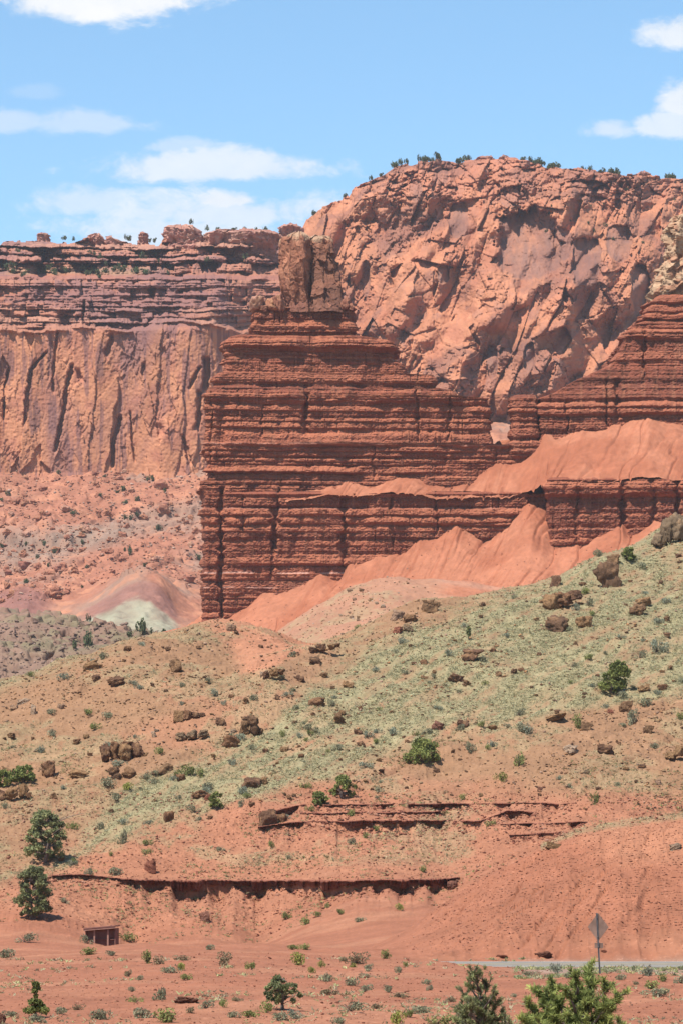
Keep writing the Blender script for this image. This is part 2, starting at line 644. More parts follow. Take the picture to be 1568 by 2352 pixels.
# ------------------------------------------------------------------ foreground: red flat, road verge, hillside
HILL = [
    (-300, 2700, 48), (784, 2700, 48), (1900, 2700, 48), (-200, 2352, 95), (784, 2352, 95), (1750, 2352, 95),
    (-200, 2295, 118), (784, 2295, 118), (1750, 2300, 116), (-200, 2235, 155), (784, 2235, 155), (1200, 2252, 150), (1400, 2240, 150), (1750, 2240, 150),
    (-200, 2184, 212), (300, 2168, 222), (600, 2168, 222), (850, 2182, 208), (1000, 2212, 180), (1130, 2235, 165),
    (1250, 2223, 186), (1568, 2223, 186), (1800, 2223, 186), (1250, 2214, 195), (1568, 2215, 195), (1800, 2215, 195),
    (-200, 2182, 280), (300, 2180, 300), (600, 2176, 300), (850, 2184, 255), (1000, 2205, 215),
    (-200, 2165, 325), (300, 2162, 330), (600, 2152, 328), (850, 2140, 300), (1000, 2150, 250),
    (1250, 2200, 215), (1568, 2200, 215), (1800, 2200, 215),
    (1250, 2130, 290), (1568, 2120, 290), (1800, 2120, 290),
    (-200, 2010, 350), (60, 2012, 347), (300, 2012, 345), (600, 2022, 345), (1030, 2018, 340), (1250, 1960, 335), (1568, 1930, 330),
    (-200, 1900, 372), (200, 1900, 365), (600, 1885, 360), (900, 1870, 360), (1250, 1855, 360), (1568, 1840, 362), (1800, 1835, 362),
    (-200, 1750, 395), (200, 1730, 393), (600, 1720, 388), (900, 1710, 390), (1250, 1665, 392), (1568, 1640, 395), (1800, 1630, 395),
    (-200, 1650, 415), (0, 1640, 415), (200, 1600, 415), (400, 1560, 418), (500, 1560, 418), (540, 1500, 436),
    (-200, 1610, 432), (0, 1562, 436), (150, 1515, 440), (300, 1462, 445), (470, 1430, 452), (540, 1422, 454), (600, 1438, 458), (650, 1462, 460), (705, 1490, 448),
    (0, 1620, 475), (300, 1540, 485), (470, 1500, 490), (-200, 1660, 470), (600, 1510, 495), (680, 1530, 490),
    (612, 1550, 414), (720, 1487, 433), (850, 1432, 447), (950, 1387, 457), (1160, 1358, 466), (1370, 1282, 482), (1500, 1226, 492), (1568, 1187, 500), (1800, 1060, 520),
    (784, 1600, 408), (950, 1540, 417), (1250, 1490, 427), (1568, 1430, 438), (1800, 1400, 442), (1250, 1400, 447), (1568, 1300, 467),
    (850, 1500, 482), (950, 1460, 492), (1160, 1430, 503), (1370, 1360, 518), (1568, 1270, 537), (1800, 1160, 555),
    (0, 1800, 620), (784, 1700, 620), (1568, 1500, 640), (-200, 1800, 620), (1800, 1450, 640)]


# the rock ledges that cross the slope: where they run in the picture; each becomes a curve of distances on the slope
LEDGES = [[(-200, 2010), (60, 2012), (200, 2008), (320, 2022), (600, 2022), (800, 2022), (1000, 2019), (1060, 2016), (1740, 2016)],
          [(-200, 1868), (600, 1868), (680, 1850), (800, 1848), (1000, 1846), (1200, 1845), (1350, 1846), (1740, 1846)],
          [(-200, 1900), (590, 1900), (680, 1888), (850, 1884), (1000, 1884), (1100, 1886), (1160, 1862), (1260, 1868), (1740, 1870)],
          [(-200, 1893), (1140, 1893), (1345, 1888), (1740, 1888)], [(-200, 1918), (1160, 1918), (1300, 1912), (1740, 1912)], [(-200, 1866), (690, 1868), (1010, 1864), (1740, 1864)]]
LCURVE = []


def find_ledges(X, Y, Z, px):
    v = np.stack([X, Y, Z], -1)
    _, py = proj(v)
    rows = np.where((Y[:, 0] > 333) & (Y[:, 0] < 376))[0]
    for k, tab in enumerate(LEDGES):
        tgt = inter(px[0], tab) + 2.0 * fbm(px[0] / 40, px[0] * 0, oct=4, seed=3 + k)
        yl = np.empty(len(tgt))
        m = np.minimum.accumulate(py[rows], axis=0)
        for c in range(len(tgt)):
            yl[c] = np.interp(-tgt[c], -m[:, c], Y[rows, c])
        kk = np.ones(15) / 15
        yl = np.convolve(np.pad(yl, 7, mode='edge'), kk, mode='valid')
        LCURVE.append((px[0].copy(), yl, P(px[0], tgt, yl)[:, 2]))


def led(k):
    return lambda px: np.interp(px, LCURVE[k][0], LCURVE[k][1]) + 0.35 * fbm(px / 25.0, px * 0, oct=4, seed=3 + k)


LED1, LED2, LED3, LED4, LED5, LED6 = (led(k) for k in range(6))
H1 = lambda px: 1.55 * inter(px, [(110, 0), (150, 0.22), (230, 0.25), (300, 0.5), (335, 1.0), (620, 1.0), (980, 0.9), (1040, 0.5), (1065, 0)]) * np.clip(0.78 + 0.85 * fbm(px / 42, px * 0, oct=3, seed=41), 0.22, 1.25)
H2 = lambda px: 0.85 * (0.12 + 0.88 * sstep(-0.25, 0.1, vnoise(px / 34, px * 0, seed=142))) * inter(px, [(600, 0), (640, 0.7), (1290, 0.8), (1340, 0)]) * (0.7 + 0.9 * np.clip(fbm(px / 30, px * 0, oct=3, seed=42), -0.6, 1))
H4 = lambda px: 0.6 * (0.1 + 0.9 * sstep(-0.15, 0.15, vnoise(px / 18, px * 0, seed=144))) * inter(px, [(1135, 0), (1160, 0.9), (1320, 0.9), (1350, 0)]) * (0.7 + 0.9 * np.clip(fbm(px / 22, px * 0, oct=3, seed=44), -0.6, 1))
H5 = lambda px: 0.6 * (0.1 + 0.9 * sstep(-0.15, 0.15, vnoise(px / 18, px * 0, seed=145))) * inter(px, [(1160, 0), (1180, 0.9), (1285, 0.9), (1305, 0)]) * (0.7 + 0.9 * np.clip(fbm(px / 22, px * 0, oct=3, seed=45), -0.6, 1))
H6 = lambda px: 0.4 * inter(px, [(680, 0), (720, 0.8), (980, 0.8), (1015, 0)]) * (0.6 + 1.2 * np.clip(fbm(px / 22, px * 0, oct=3, seed=46), -0.5, 1))
H3 = lambda px: 1.0 * (0.15 + 0.85 * sstep(-0.3, 0.05, vnoise(px / 40, px * 0, seed=143))) * inter(px, [(590, 0), (615, 1.0), (850, 0.8), (1060, 0.7), (1120, 0.85), (1230, 0.5), (1260, 0)]) * (0.7 + 0.9 * np.clip(fbm(px / 30, px * 0, oct=3, seed=43), -0.6, 1))


SPUR = [(780, 2190), (860, 2172), (950, 2125), (1040, 2062), (1130, 2008), (1250, 1945), (1400, 1905), (1568, 1880), (1800, 1868)]


def hill_detail(f):
    X, Y, Z = f.X, f.Y, f.Z.copy()
    px = X / Y / K * 0.9965 + 784
    wild = sstep(300, 345, Y)
    spur = sstep(196, 203, Y) * (1 - sstep(232, 250, Y)) * sstep(930, 1080, px)
    zc = P(px, inter(px, SPUR), 219.0)[..., 2]
    up = np.clip((Y - 198.5 - 0.8 * fbm(px / 60, Y * 0, oct=3, seed=6)) / 20.5, 0, None)
    zs = np.where(up < 1, -7.05 + (zc + 7.05) * up ** 0.92, zc - 0.09 * (Y - 219)) - 3.0 * (Y < 198)
    zs = zs - 6 * (1 - sstep(780, 860, px))
    Z = 0.5 * (Z + zs + np.sqrt((Z - zs) ** 2 + 0.05))
    Z += fbm(X / 14, Y / 14, oct=3, seed=1) * (0.10 + 0.75 * wild)
    find_ledges(X, Y, Z, px)
    n2 = fbm(X / 2.6, Y / 2.6, oct=4, seed=2)
    Z += n2 * (0.07 + 0.20 * wild + 0.10 * spur)
    # lumpy stones and clods
    b = 1 - np.abs(fbm(X / 0.9, Y / 1.2, oct=3, seed=4)) * 2
    Z += np.clip(b, 0, 1) ** 3 * (0.05 + 0.12 * wild + 0.10 * spur)
    # rills of the road cutting, running down towards the left
    q = (X - 0.42 * (Y - 200)) / 1.1 + 0.6 * fbm(X / 5, Y / 5, oct=2, seed=9)
    rl = np.abs(vnoise(q, Y / 16 + X / 40, seed=8))
    Z -= np.clip(0.16 - rl, 0, 1) * 1.7 * spur * (0.4 + 0.6 * sstep(-0.3, 0.3, vnoise(X / 6, Y / 6, seed=12)))
    # shallow gullies on the open slope, running downhill to the lower left
    q = (X - 0.5 * Y) / 6.5
    rl = np.abs(fbm(q, Y / 55, oct=2, seed=13))
    Z -= np.clip(0.25 - rl, 0, 1) * 1.6 * sstep(345, 365, Y)
    for k, (L, H, fade) in enumerate(((LED1, H1, 9.0), (LED2, H2, 4.0), (LED3, H3, 7.0), (LED4, H4, 2.5), (LED5, H5, 3.5), (LED6, H6, 1.2))):
        t = L(px) - Y
        h = H(px)
        near = np.exp(-(t / 2.2) ** 2) * np.clip(h / 0.3, 0, 1)
        Z = Z * (1 - near) + near * (np.interp(px, LCURVE[k][0], LCURVE[k][2]) - 0.22 * t + 0.05 * n2)
        Z -= h * sstep(-0.15, 0.25, t) * np.exp(-np.clip(t, 0, 60) / fade)
        Z += 0.10 * h * np.exp(-(np.clip(t, 0.3, 50) - 0.3) / 1.2) * (t > 0.3) * (2 + 6 * fbm(px / 16, Y / 2, oct=2, seed=77))
    # level bed of the road
    rd = sstep(183, 186, Y) * (1 - sstep(194.5, 197, Y)) * sstep(930, 1010, px)
    Z = Z * (1 - rd) + rd * (-6.98 - 0.0 * Y)
    return Z


HILL += [(x, py, Y) for (px, py, Y) in HILL if px <= -200 and Y > 60 for x in (-1300, -4000)] + [(x, py, Y) for (px, py, Y) in HILL if px >= 1740 and Y > 60 for x in (2800, 5600)]
hill = Fan(HILL, -170, 1740, 1050,
           seg((38, 60, 24), (60, 180, 330), (180, 240, 190), (240, 330, 110), (330, 374, 360), (374, 470, 560), (470, 560, 90), (560, 640, 20)),
           (75.0, 15.0), hill_detail, flank=(-4000, 5600, 90))


def hill_col(f):
    X, Y, px, py = f.X, f.Y, f.px, f.py
    n = fbm(X / 9, Y / 9, oct=4, seed=21)
    n2 = fbm(X / 1.1, Y / 1.6, oct=4, seed=22)
    n3 = fbm(X / 30, Y / 30, oct=3, seed=23)
    c = np.broadcast_to(DEEP * 1.06, X.shape + (3,)).copy()
    # flats: paler streaks of grit
    c = lerp(c, CORAL * 1.02, sstep(-0.15, 0.45, n + 0.5 * fbm(X / 12, Y / 3, oct=3, seed=25)) * 0.8)
    wild = sstep(318, 345, Y)
    c = lerp(c, CORAL * 0.95, wild * (0.75 + 0.25 * n))
    # tan stony soil above the ledges
    low = inter(px, [(-200, 2080), (60, 2010), (300, 1905), (500, 1850), (620, 1820), (760, 1800), (1000, 1835), (1300, 1840), (1568, 1840), (1800, 1840)])
    tan = wild * sstep(-25, 35, low - py + 45 * n + 25 * n2)
    c = lerp(c, TAN * 0.98, tan * 0.9)
    red = sstep(0.12, 0.42, n3 + 0.35 * n)
    c = lerp(c, CORAL, tan * red * 0.55)
    # the bare coral flank by the gully
    fl = sstep(-30, 25, inter(py, [(1400, 640), (1425, 470), (1470, 520), (1550, 560), (1600, 590)]) * -1 + px + 20 * n) * sstep(0, 18, inter(px, [(500, 1560), (600, 1562), (620, 1545), (725, 1488)]) - py + 8 * n2) * sstep(400, 410, Y)
    c = lerp(c, CORAL * 1.08, np.clip(fl, 0, 1) * (px < 740) * 0.95)
    # thin grey green grass cover
    f.grass = grass_mask(f, n, n2)
    c = lerp(c, SAGE * (1.0 + 0.15 * n2[..., None]), np.clip(f.grass * sstep(-0.6, 0.2, n2 + 0.5 * f.grass), 0, 1) * 0.92)
    # gravelly road verge
    vg = sstep(148, 158, Y + 5 * n2) * (1 - sstep(197, 199, Y)) * sstep(0, 120, px - 1140 - 6 * (170 - np.clip(Y, 140, 170)))
    c = lerp(c, np.array((0.30, 0.215, 0.165)), vg * (0.75 + 0.25 * n))
    return c * (1 + 0.10 * n2[..., None])


def grass_mask(f, n, n2):
    px, py, Y = f.px, f.py, f.Y
    # the grassy apron right of the gully
    lo = inter(px, [(0, 2030), (120, 2000), (300, 1912), (520, 1850), (700, 1800), (930, 1742), (1100, 1690), (1300, 1640), (1568, 1600), (1740, 1580)])
    hi = inter(px, [(0, 1995), (130, 1960), (300, 1790), (450, 1720), (600, 1660), (700, 1560), (800, 1500), (950, 1400), (1160, 1350), (1740, 1000)])
    core = sstep(-15, 25, lo - py + 22 * n) * sstep(-20, 60, py - hi + 30 * n)
    left = sstep(-10, 60, inter(px, [(-200, 1700), (0, 1610), (150, 1550), (300, 1490), (450, 1450), (560, 1430)]) - py + 20 * n) * (px < 640) * (1 - sstep(430, 520, px))
    spots = sstep(0.02, 0.35, n + 0.25 * n2)
    stre = fbm((0.9 * f.X - 0.4 * f.Y) / 1.0, (0.4 * f.X + 0.9 * f.Y) / 6.0, oct=4, seed=27)
    f.streak = stre
    g = np.maximum(core * (0.80 + 0.35 * n + 0.75 * stre), np.maximum(left * 0.7, 0.38 * spots * (py < 1990)))
    strip = sstep(0, 10, 12 - np.abs(py - inter(px, [(1240, 1945), (1330, 1908), (1460, 1885), (1568, 1872)]))) * (px > 1240) * 0.5
    return np.clip(np.maximum(g, strip), 0, 1) * sstep(335, 350, np.where(strip > 0, 400, Y))


tag(hill.mesh('hillside', hill_col(hill), M['soil']), kind='structure')

# ------------------------------------------------------------------ one plain under everything, out to the horizon
gv = [(-5000, -500, -40), (5000, -500, -40), (5000, 7000, -40), (-5000, 7000, -40)]
tag(link('ground', raw_mesh('ground', gv, np.array([[0, 1, 2, 3]]), np.tile(TAN, (4, 1))), M['far']), kind='structure')

# ------------------------------------------------------------------ coral talus at the foot of the butte
TAL = [(290, 1490, 905), (340, 1466, 905), (390, 1447, 905), (465, 1427, 903), (530, 1416, 901), (600, 1370, 901), (700, 1336, 901), (740, 1325, 901), (780, 1334, 901), (800, 1300, 901), (860, 1288, 901), (930, 1270, 901),
       (960, 1246, 901), (1045, 1212, 902), (1060, 1213, 902), (1120, 1236, 901), (1160, 1196, 902), (1195, 1152, 904), (1215, 1149, 905), (1248, 1150, 904), (1266, 1271, 887), (1330, 1265, 887), (1400, 1226, 888),
       (1425, 1216, 889), (1440, 1239, 888), (1500, 1207, 888), (1568, 1185, 888), (1750, 1150, 888),
       (600, 1320, 925), (860, 1230, 925), (1060, 1150, 925), (1215, 1080, 925), (1400, 1160, 910), (1700, 1090, 910), (400, 1470, 930), (300, 1500, 930), (480, 1420, 925),
       (290, 1510, 880), (390, 1472, 880), (470, 1450, 888), (560, 1482, 880), (640, 1548, 866), (720, 1430, 880), (800, 1400, 880), (1000, 1390, 875), (1160, 1345, 872), (1300, 1330, 874), (1450, 1275, 876), (1568, 1240, 876), (1750, 1205, 876),
       (1090, 1300, 888), (1230, 1240, 888), (380, 1560, 830), (600, 1640, 825), (1000, 1560, 825), (1400, 1470, 830), (1750, 1350, 830)]


CONES = [(600, 1.6, 22, 0), (735, 1.8, 18, 0), (862, 1.6, 24, 0), (960, 1.6, 18, 0), (1045, 2.2, 24, 0), (1215, 3.2, 26, 0), (1330, 1.0, 16, 0), (1425, 2.0, 16, 0), (1500, 1.6, 16, 0),
         (700, .7, 10, 1), (790, 1.8, 18, 1), (935, 1.8, 28, 1), (1065, .9, 14, 1), (1140, 2.2, 24, 1), (1212, 1.2, 12, 1), (1250, 1.8, 16, 1), (1335, 1.4, 16, 1), (1400, 1.2, 14, 1), (1490, 3.6, 34, 1), (1552, 1.2, 14, 1)]


def talus_detail(f):
    Z = f.Z.copy()
    X, Y = f.X, f.Y
    Z += fbm(X / 9, Y / 9, oct=4, seed=31) * 0.7
    q = (X - 0.35 * Y) / 3.0 + 0.5 * fbm(X / 9, Y / 9, oct=2, seed=33)
    rl = np.abs(vnoise(q, Y / 40, seed=32))
    Z -= np.clip(0.22 - rl, 0, 1) * 3.6 * sstep(-0.35, 0.35, vnoise(X / 14, Y / 14, seed=34))
    q = (X - 0.40 * Y) / 1.1 + 0.5 * fbm(X / 5, Y / 5, oct=2, seed=133)
    Z -= np.clip(0.18 - np.abs(vnoise(q, Y / 25, seed=132)), 0, 1) * 2.2 * sstep(-0.2, 0.4, vnoise(X / 9, Y / 9, seed=134))
    # each fan is a cone of debris with a sharp crest
    px = f.px
    for cx, h, w, y0 in CONES:
        if (y0 > 0) == (f.eps < 0.011):
            Z += (0.40 if y0 else 0.5) * h * np.exp(-(np.abs(px - cx - 4 * fbm(Y / 4, px / 60, oct=2, seed=40)) / (1.3 * w)) ** 1.4) * np.clip((Y - (900 if px.min() < 600 or cx < 1240 else 889) + (18 if y0 == 0 else 0)) / 14.0, 0, 1.2)
    Z += fbm(X / 1.2, Y / 1.2, oct=3, seed=35) * 0.22
    return Z


def talus_col(f):
    n = fbm(f.X / 12, f.Y / 12, oct=4, seed=36)
    n2 = fbm(f.X / 1.0, f.Y / 1.0, oct=3, seed=37)
    q = (f.X - 0.38 * f.Y) / 1.8
    st = fbm(q, f.Y / 30, oct=4, seed=38)
    c = lerp(np.broadcast_to(TALUS, f.X.shape + (3,)), TALUS * np.array((0.84, 0.76, 0.73)), sstep(-0.1, 0.4, n))
    c = lerp(c, TALUS * np.array((0.80, 0.70, 0.66)), sstep(0.1, 0.4, st) * 0.6)
    return c * (1 + 0.16 * n2[..., None])


talus = Fan(TAL, 280, 1740, 800, seg((815, 860, 90), (860, 910, 330), (910, 935, 30)), (40.0, 8.0), talus_detail, eps=0.012)
tag(talus.mesh('talus_slope', talus_col(talus), M['talus']), kind='structure')

# talus lying on the bench half way up the butte
BEN = [(660, 1146, 900.5), (690, 1142, 900.5), (800, 1138, 900.5), (1000, 1140, 900.5), (1140, 1134, 900.5), (1200, 1124, 900.5), (1235, 1118, 898), (1262, 1111, 888.5), (1400, 1109, 888.5), (1568, 1101, 888.5), (1750, 1100, 888.5),
       (690, 1136, 903), (740, 1120, 905.5), (775, 1096, 908), (790, 1089, 908.5), (803, 1093, 908.5), (850, 1115, 907), (905, 1092, 909), (935, 1084, 910), (955, 1087, 910), (985, 1107, 908), (1065, 1110, 908.5), (1110, 1075, 911), (1140, 1047, 913),
       (1175, 1058, 912), (1215, 1040, 912), (1250, 1005, 911), (1330, 1000, 909), (1400, 988, 909), (1450, 962, 913), (1490, 932, 918), (1530, 963, 914), (1568, 965, 913), (1750, 950, 913),
       (790, 1070, 922), (935, 1060, 922), (1065, 1090, 922), (1140, 1020, 924), (1250, 985, 924), (1400, 960, 926), (1568, 940, 928), (1750, 930, 928), (660, 1130, 920),
       (800, 1150, 897), (1140, 1150, 897), (1400, 1125, 885), (1750, 1120, 885)]
bench = Fan(BEN, 655, 1740, 700, seg((899.7, 922, 220)), (30.0, 5.0), talus_detail, eps=0.010, shift=lambda px: inter(px, [(655, 0), (1200, 0), (1240, -3), (1258, -11.2), (1800, -11.2)]) + 0.35 * fbm(px / 12, px * 0, oct=3, seed=39))
tag(bench.mesh('bench_talus', talus_col(bench), M['talus']), kind='structure')

# pale pink hummock between the talus and the near slope
HUM = [(560, 1500, 690), (600, 1472, 690), (640, 1452, 690), (720, 1402, 695), (800, 1352, 700), (860, 1330, 702), (900, 1322, 705), (1000, 1333, 707), (1080, 1340, 707), (1160, 1354, 707), (1280, 1400, 707),
       (640, 1482, 675), (720, 1450, 676), (800, 1420, 679), (900, 1390, 682), (1000, 1392, 684), (1160, 1400, 685), (1280, 1430, 685), (560, 1570, 645), (700, 1540, 645), (900, 1480, 645), (1100, 1470, 645), (1280, 1480, 645),
       (560, 1540, 730), (640, 1500, 730), (800, 1420, 735), (900, 1390, 738), (1000, 1395, 740), (1160, 1410, 740), (1280, 1440, 740)]


def hum_detail(f):
    return f.Z + fbm(f.X / 7, f.Y / 7, oct=4, seed=44) * 0.8 + fbm(f.X / 1.2, f.Y / 1.2, oct=3, seed=45) * 0.16


hummock = Fan(HUM, 560, 1280, 420, seg((646, 672, 30), (672, 712, 200), (712, 740, 20)), (40.0, 8.0), hum_detail)
hn = fbm(hummock.X / 8, hummock.Y / 8, oct=4, seed=46)
hn2 = fbm(hummock.X / 0.9, hummock.Y / 1.1, oct=3, seed=47)
hc = lerp(np.broadcast_to(PINK, hummock.X.shape + (3,)), TALUS, sstep(-40, 60, hummock.px - 1010 + 60 * hn))
hc = lerp(hc, np.array((0.33, 0.225, 0.13)), sstep(-0.1, 0.5, hn + 0.5 * hn2) * (1 - sstep(880, 1020, hummock.px)) * 0.7)
hc = lerp(hc, np.array((0.46, 0.245, 0.165)), sstep(0, 12, 12 - np.abs(hummock.py - inter(hummock.px, [(900, 1322), (1000, 1332), (1160, 1355)]))) * sstep(980, 1020, hummock.px) * 0.6)
tag(hummock.mesh('hummock', hc * (1 + 0.12 * hn2[..., None]), M['talus']), kind='structure')

# ------------------------------------------------------------------ far valley side: boulder strewn slope below the cliffs
FAR = [(-200, 1085, 1620), (0, 1085, 1610), (240, 1082, 1605), (470, 1075, 1610), (640, 1010, 1640), (900, 960, 1700), (1150, 940, 1760), (1400, 920, 1790), (1750, 910, 1800),
       (-200, 1230, 1500), (0, 1225, 1495), (240, 1215, 1490), (470, 1190, 1500), (700, 1130, 1520), (1150, 1010, 1640), (1750, 1000, 1650),
       (-200, 1340, 1400), (0, 1338, 1395), (240, 1318, 1390), (470, 1300, 1400), (800, 1250, 1420), (1750, 1150, 1500),
       (-200, 1425, 1290), (0, 1420, 1290), (120, 1405, 1285), (215, 1400, 1270), (290, 1345, 1275), (330, 1332, 1278), (375, 1345, 1278), (400, 1395, 1270), (470, 1405, 1280), (600, 1400, 1290), (1000, 1400, 1300), (1750, 1350, 1350),
       (215, 1428, 1240), (300, 1425, 1232), (380, 1428, 1238), (300, 1372, 1262), (340, 1365, 1264), (30, 1352, 1330), (65, 1340, 1335), (30, 1395, 1290),
       (-200, 1500, 1180), (200, 1480, 1180), (420, 1480, 1190), (900, 1550, 1100), (1750, 1550, 1100),
       (0, 1060, 1700), (470, 1040, 1700), (1150, 900, 1850)]


def far_detail(f):
    Z = f.Z + fbm(f.X / 30, f.Y / 30, oct=4, seed=51) * 2.2
    h, e, i = facets(f.X / 5.5, f.Y / 9, seed=52, tilt=0.9)
    keep = (i > 0.55) & (f.py < inter(f.px, [(-200, 1400), (120, 1380), (215, 1360), (300, 1320), (380, 1320), (470, 1380), (600, 1400)]))
    Z += np.where(keep, np.clip(e * 4, 0, 1) * (1.1 + h * 1.6), 0)
    Z += fbm(f.X / 3, f.Y / 4, oct=3, seed=53) * 0.9
    # broken grey rock bands
    for (y0, x0, x1, hh) in ((1238, -200, 215, 5), (1176, 200, 470, 3.2), (1290, -200, 120, 2.0)):
        d = f.py - y0 - 14 * fbm(f.px / 60, f.px * 0, oct=3, seed=int(y0))
        Z -= hh * sstep(-3, 3, d) * np.exp(-np.clip(d, 0, 300) / 40) * sstep(x0 - 40, x0 + 20, f.px) * (1 - sstep(x1 - 40, x1 + 20, f.px))
    return Z


far = Fan(FAR, -170, 1740, 760, seg((1190, 1300, 160), (1300, 1625, 560), (1625, 1840, 60)), (60.0, 40.0), far_detail)
fn = fbm(far.X / 40, far.Y / 40, oct=4, seed=54)
fn2 = fbm(far.X / 6, far.Y / 8, oct=4, seed=55)
fc = np.broadcast_to(np.array((0.36, 0.150, 0.093)), far.X.shape + (3,)).copy()
fc = lerp(fc, np.array((0.32, 0.185, 0.132)), sstep(0.0, 0.45, fn))
fc = lerp(fc, np.array((0.43, 0.19, 0.11)), sstep(0.0, 0.4, fn2) * 0.7)
gb = sstep(0, 30, 45 - np.abs(far.py - inter(far.px, [(-200, 1270), (100, 1265), (200, 1240), (330, 1190), (470, 1170)]) + 25 * fn))
fc = lerp(fc, np.array((0.235, 0.175, 0.135)), gb * 0.6)
cone = sstep(0, 14, far.py - inter(far.px, [(190, 1425), (240, 1400), (290, 1375), (320, 1366), (350, 1375), (380, 1400), (410, 1425)]) + 8 * fn2)
ring = sstep(0, 12, far.py - inter(far.px, [(150, 1420), (230, 1375), (290, 1340), (330, 1328), (365, 1336), (395, 1375), (420, 1420)]) + 8 * fn2)
inr = sstep(170, 215, far.px) * (1 - sstep(390, 425, far.px))
fc = lerp(fc, np.array((0.26, 0.12, 0.095)), ring * inr * 0.8)
fc = lerp(fc, np.array((0.31, 0.285, 0.20)), cone * inr * (0.85 + 0.3 * fn2))
purple = sstep(0, 20, far.py - inter(far.px, [(-200, 1360), (0, 1350), (60, 1338), (110, 1350), (150, 1400)])) * (1 - sstep(80, 140, far.px))
fc = lerp(fc, np.array((0.26, 0.12, 0.10)), purple * 0.8)
tag(far.mesh('valley_slope', fc * (1 + 0.18 * fn2[..., None]), M['far']), kind='structure')

# low grey rocky hill at the left
GRY = [(-200, 1400, 980), (0, 1403, 980), (120, 1412, 975), (220, 1432, 965), (300, 1446, 955), (380, 1460, 940), (470, 1500, 930), (-200, 1460, 920), (0, 1460, 920), (150, 1460, 920), (300, 1490, 900), (-200, 1530, 840), (0, 1535, 840), (150, 1530, 830), (300, 1530, 830), (470, 1560, 800),
       (-200, 1620, 740), (200, 1620, 740), (470, 1620, 740), (-200, 1440, 1060), (0, 1440, 1060), (220, 1470, 1050), (470, 1540, 1040)]


def gry_detail(f):
    Z = f.Z + fbm(f.X / 20, f.Y / 20, oct=4, seed=61) * 1.3 + fbm(f.X / 2.5, f.Y / 3, oct=3, seed=62) * 0.5
    for k, (y0, hh) in enumerate(((1425, 1.6), (1447, 4.0), (1462, 2.2), (1480, 1.6), (1497, 3.8), (1508, 2.6), (1525, 2.6))):
        d = f.py - y0 - 12 * fbm(f.px / 70, f.px * 0, oct=4, seed=63 + k) - 0.04 * f.px
        s = sstep(-0.1, 0.35, vnoise(f.px / 60 + k * 9.1, f.px * 0, seed=66) + 0.25)
        Z -= hh * s * sstep(-1.2, 1.2, d) * np.exp(-np.clip(d, 0, 300) / 9)
    h, e, i = facets(f.X / 3.2, f.Y / 5, seed=68, tilt=0.9)
    Z += np.where(i > 0.6, np.clip(e * 4, 0, 1) * (0.8 + 1.1 * h), 0)
    return Z


gray = Fan(GRY, -170, 470, 380, seg((745, 830, 40), (830, 985, 330), (985, 1060, 14)), (60.0, 20.0), gry_detail)
gn = fbm(gray.X / 12, gray.Y / 12, oct=4, seed=64)
gn2 = fbm(gray.X / 2, gray.Y / 3, oct=4, seed=65)
gc = lerp(np.broadcast_to(np.array((0.245, 0.148, 0.105)), gray.X.shape + (3,)), np.array((0.20, 0.155, 0.095)), sstep(-0.15, 0.3, gn + 0.3 * gn2) * (1 - sstep(1480, 1510, gray.py) * 0.8))
tag(gray.mesh('rocky_hill', gc * (1 + 0.2 * gn2[..., None]), M['far']), kind='structure')
# ------------------------------------------------------------------ the two great cliffs behind
def clefts(px, py, items, seed):
    """recesses along slanted lines: ((x, y) points, half width, depth)"""
    d = np.zeros(px.shape)
    w = px + 6 * fbm(py / 26, px / 40, oct=4, seed=seed)
    for pts, wd, dp in items:
        p = np.array(pts, float)
        cx = np.interp(py, p[:, 1], p[:, 0])
        m = sstep(p[0, 1] - 6, p[0, 1] + 8, py) * (1 - sstep(p[-1, 1] - 10, p[-1, 1] + 10, py))
        d += 0.55 * dp * np.exp(-(np.abs(w - cx) / (0.72 * wd * (1 + 0.5 * fbm(py / 18, py * 0 + cx, oct=3, seed=seed + 2)))) ** 5) * m
    return d


CLIFF = []


def cliff(name, px0, px1, nc, nr, sky, ybot, depthf, mat, colf, back):
    pxs = np.linspace(px0, px1, nc)
    hb = blocks(pxs / 14, pxs * 0, seed=int(px1))[0]
    top = inter(pxs, sky) - 3.0 + 3.2 * fbm(pxs / 22, pxs * 0, oct=4, seed=int(px1)) - 4.5 * hb
    t = np.linspace(0, 1, nr)[:, None]
    py = top[None] * t + ybot * (1 - t)
    px = np.broadcast_to(pxs[None], py.shape)
    Y, aux = depthf(px, py, t)
    V = P(px, py, Y)
    c = colf(px, py, aux)
    CLIFF.append((V.copy(), px, py))
    rows, cols = [V], [c]
    last = V[-1]
    for k, (db, dz) in enumerate(((6, 0.3), (18, 0.2), (40, -1.5), (80, -4), (140, -9), (back, -20), (back + 10, -300))):
        r = last.copy()
        r[:, 0] *= 1 + db / 1700.0
        r[:, 1] += db
        r[:, 2] += dz + 0.8 * fbm(pxs / 15, pxs * 0 + k, oct=3, seed=9 + k) * (k < 6)
        rows.append(r[None])
        cols.append(c[-1:])
    V = np.concatenate(rows, 0)
    c = np.concatenate(cols, 0)
    return link(name, raw_mesh(name, V, grid_faces(V.shape[0], V.shape[1])[:, ::-1], c), mat)


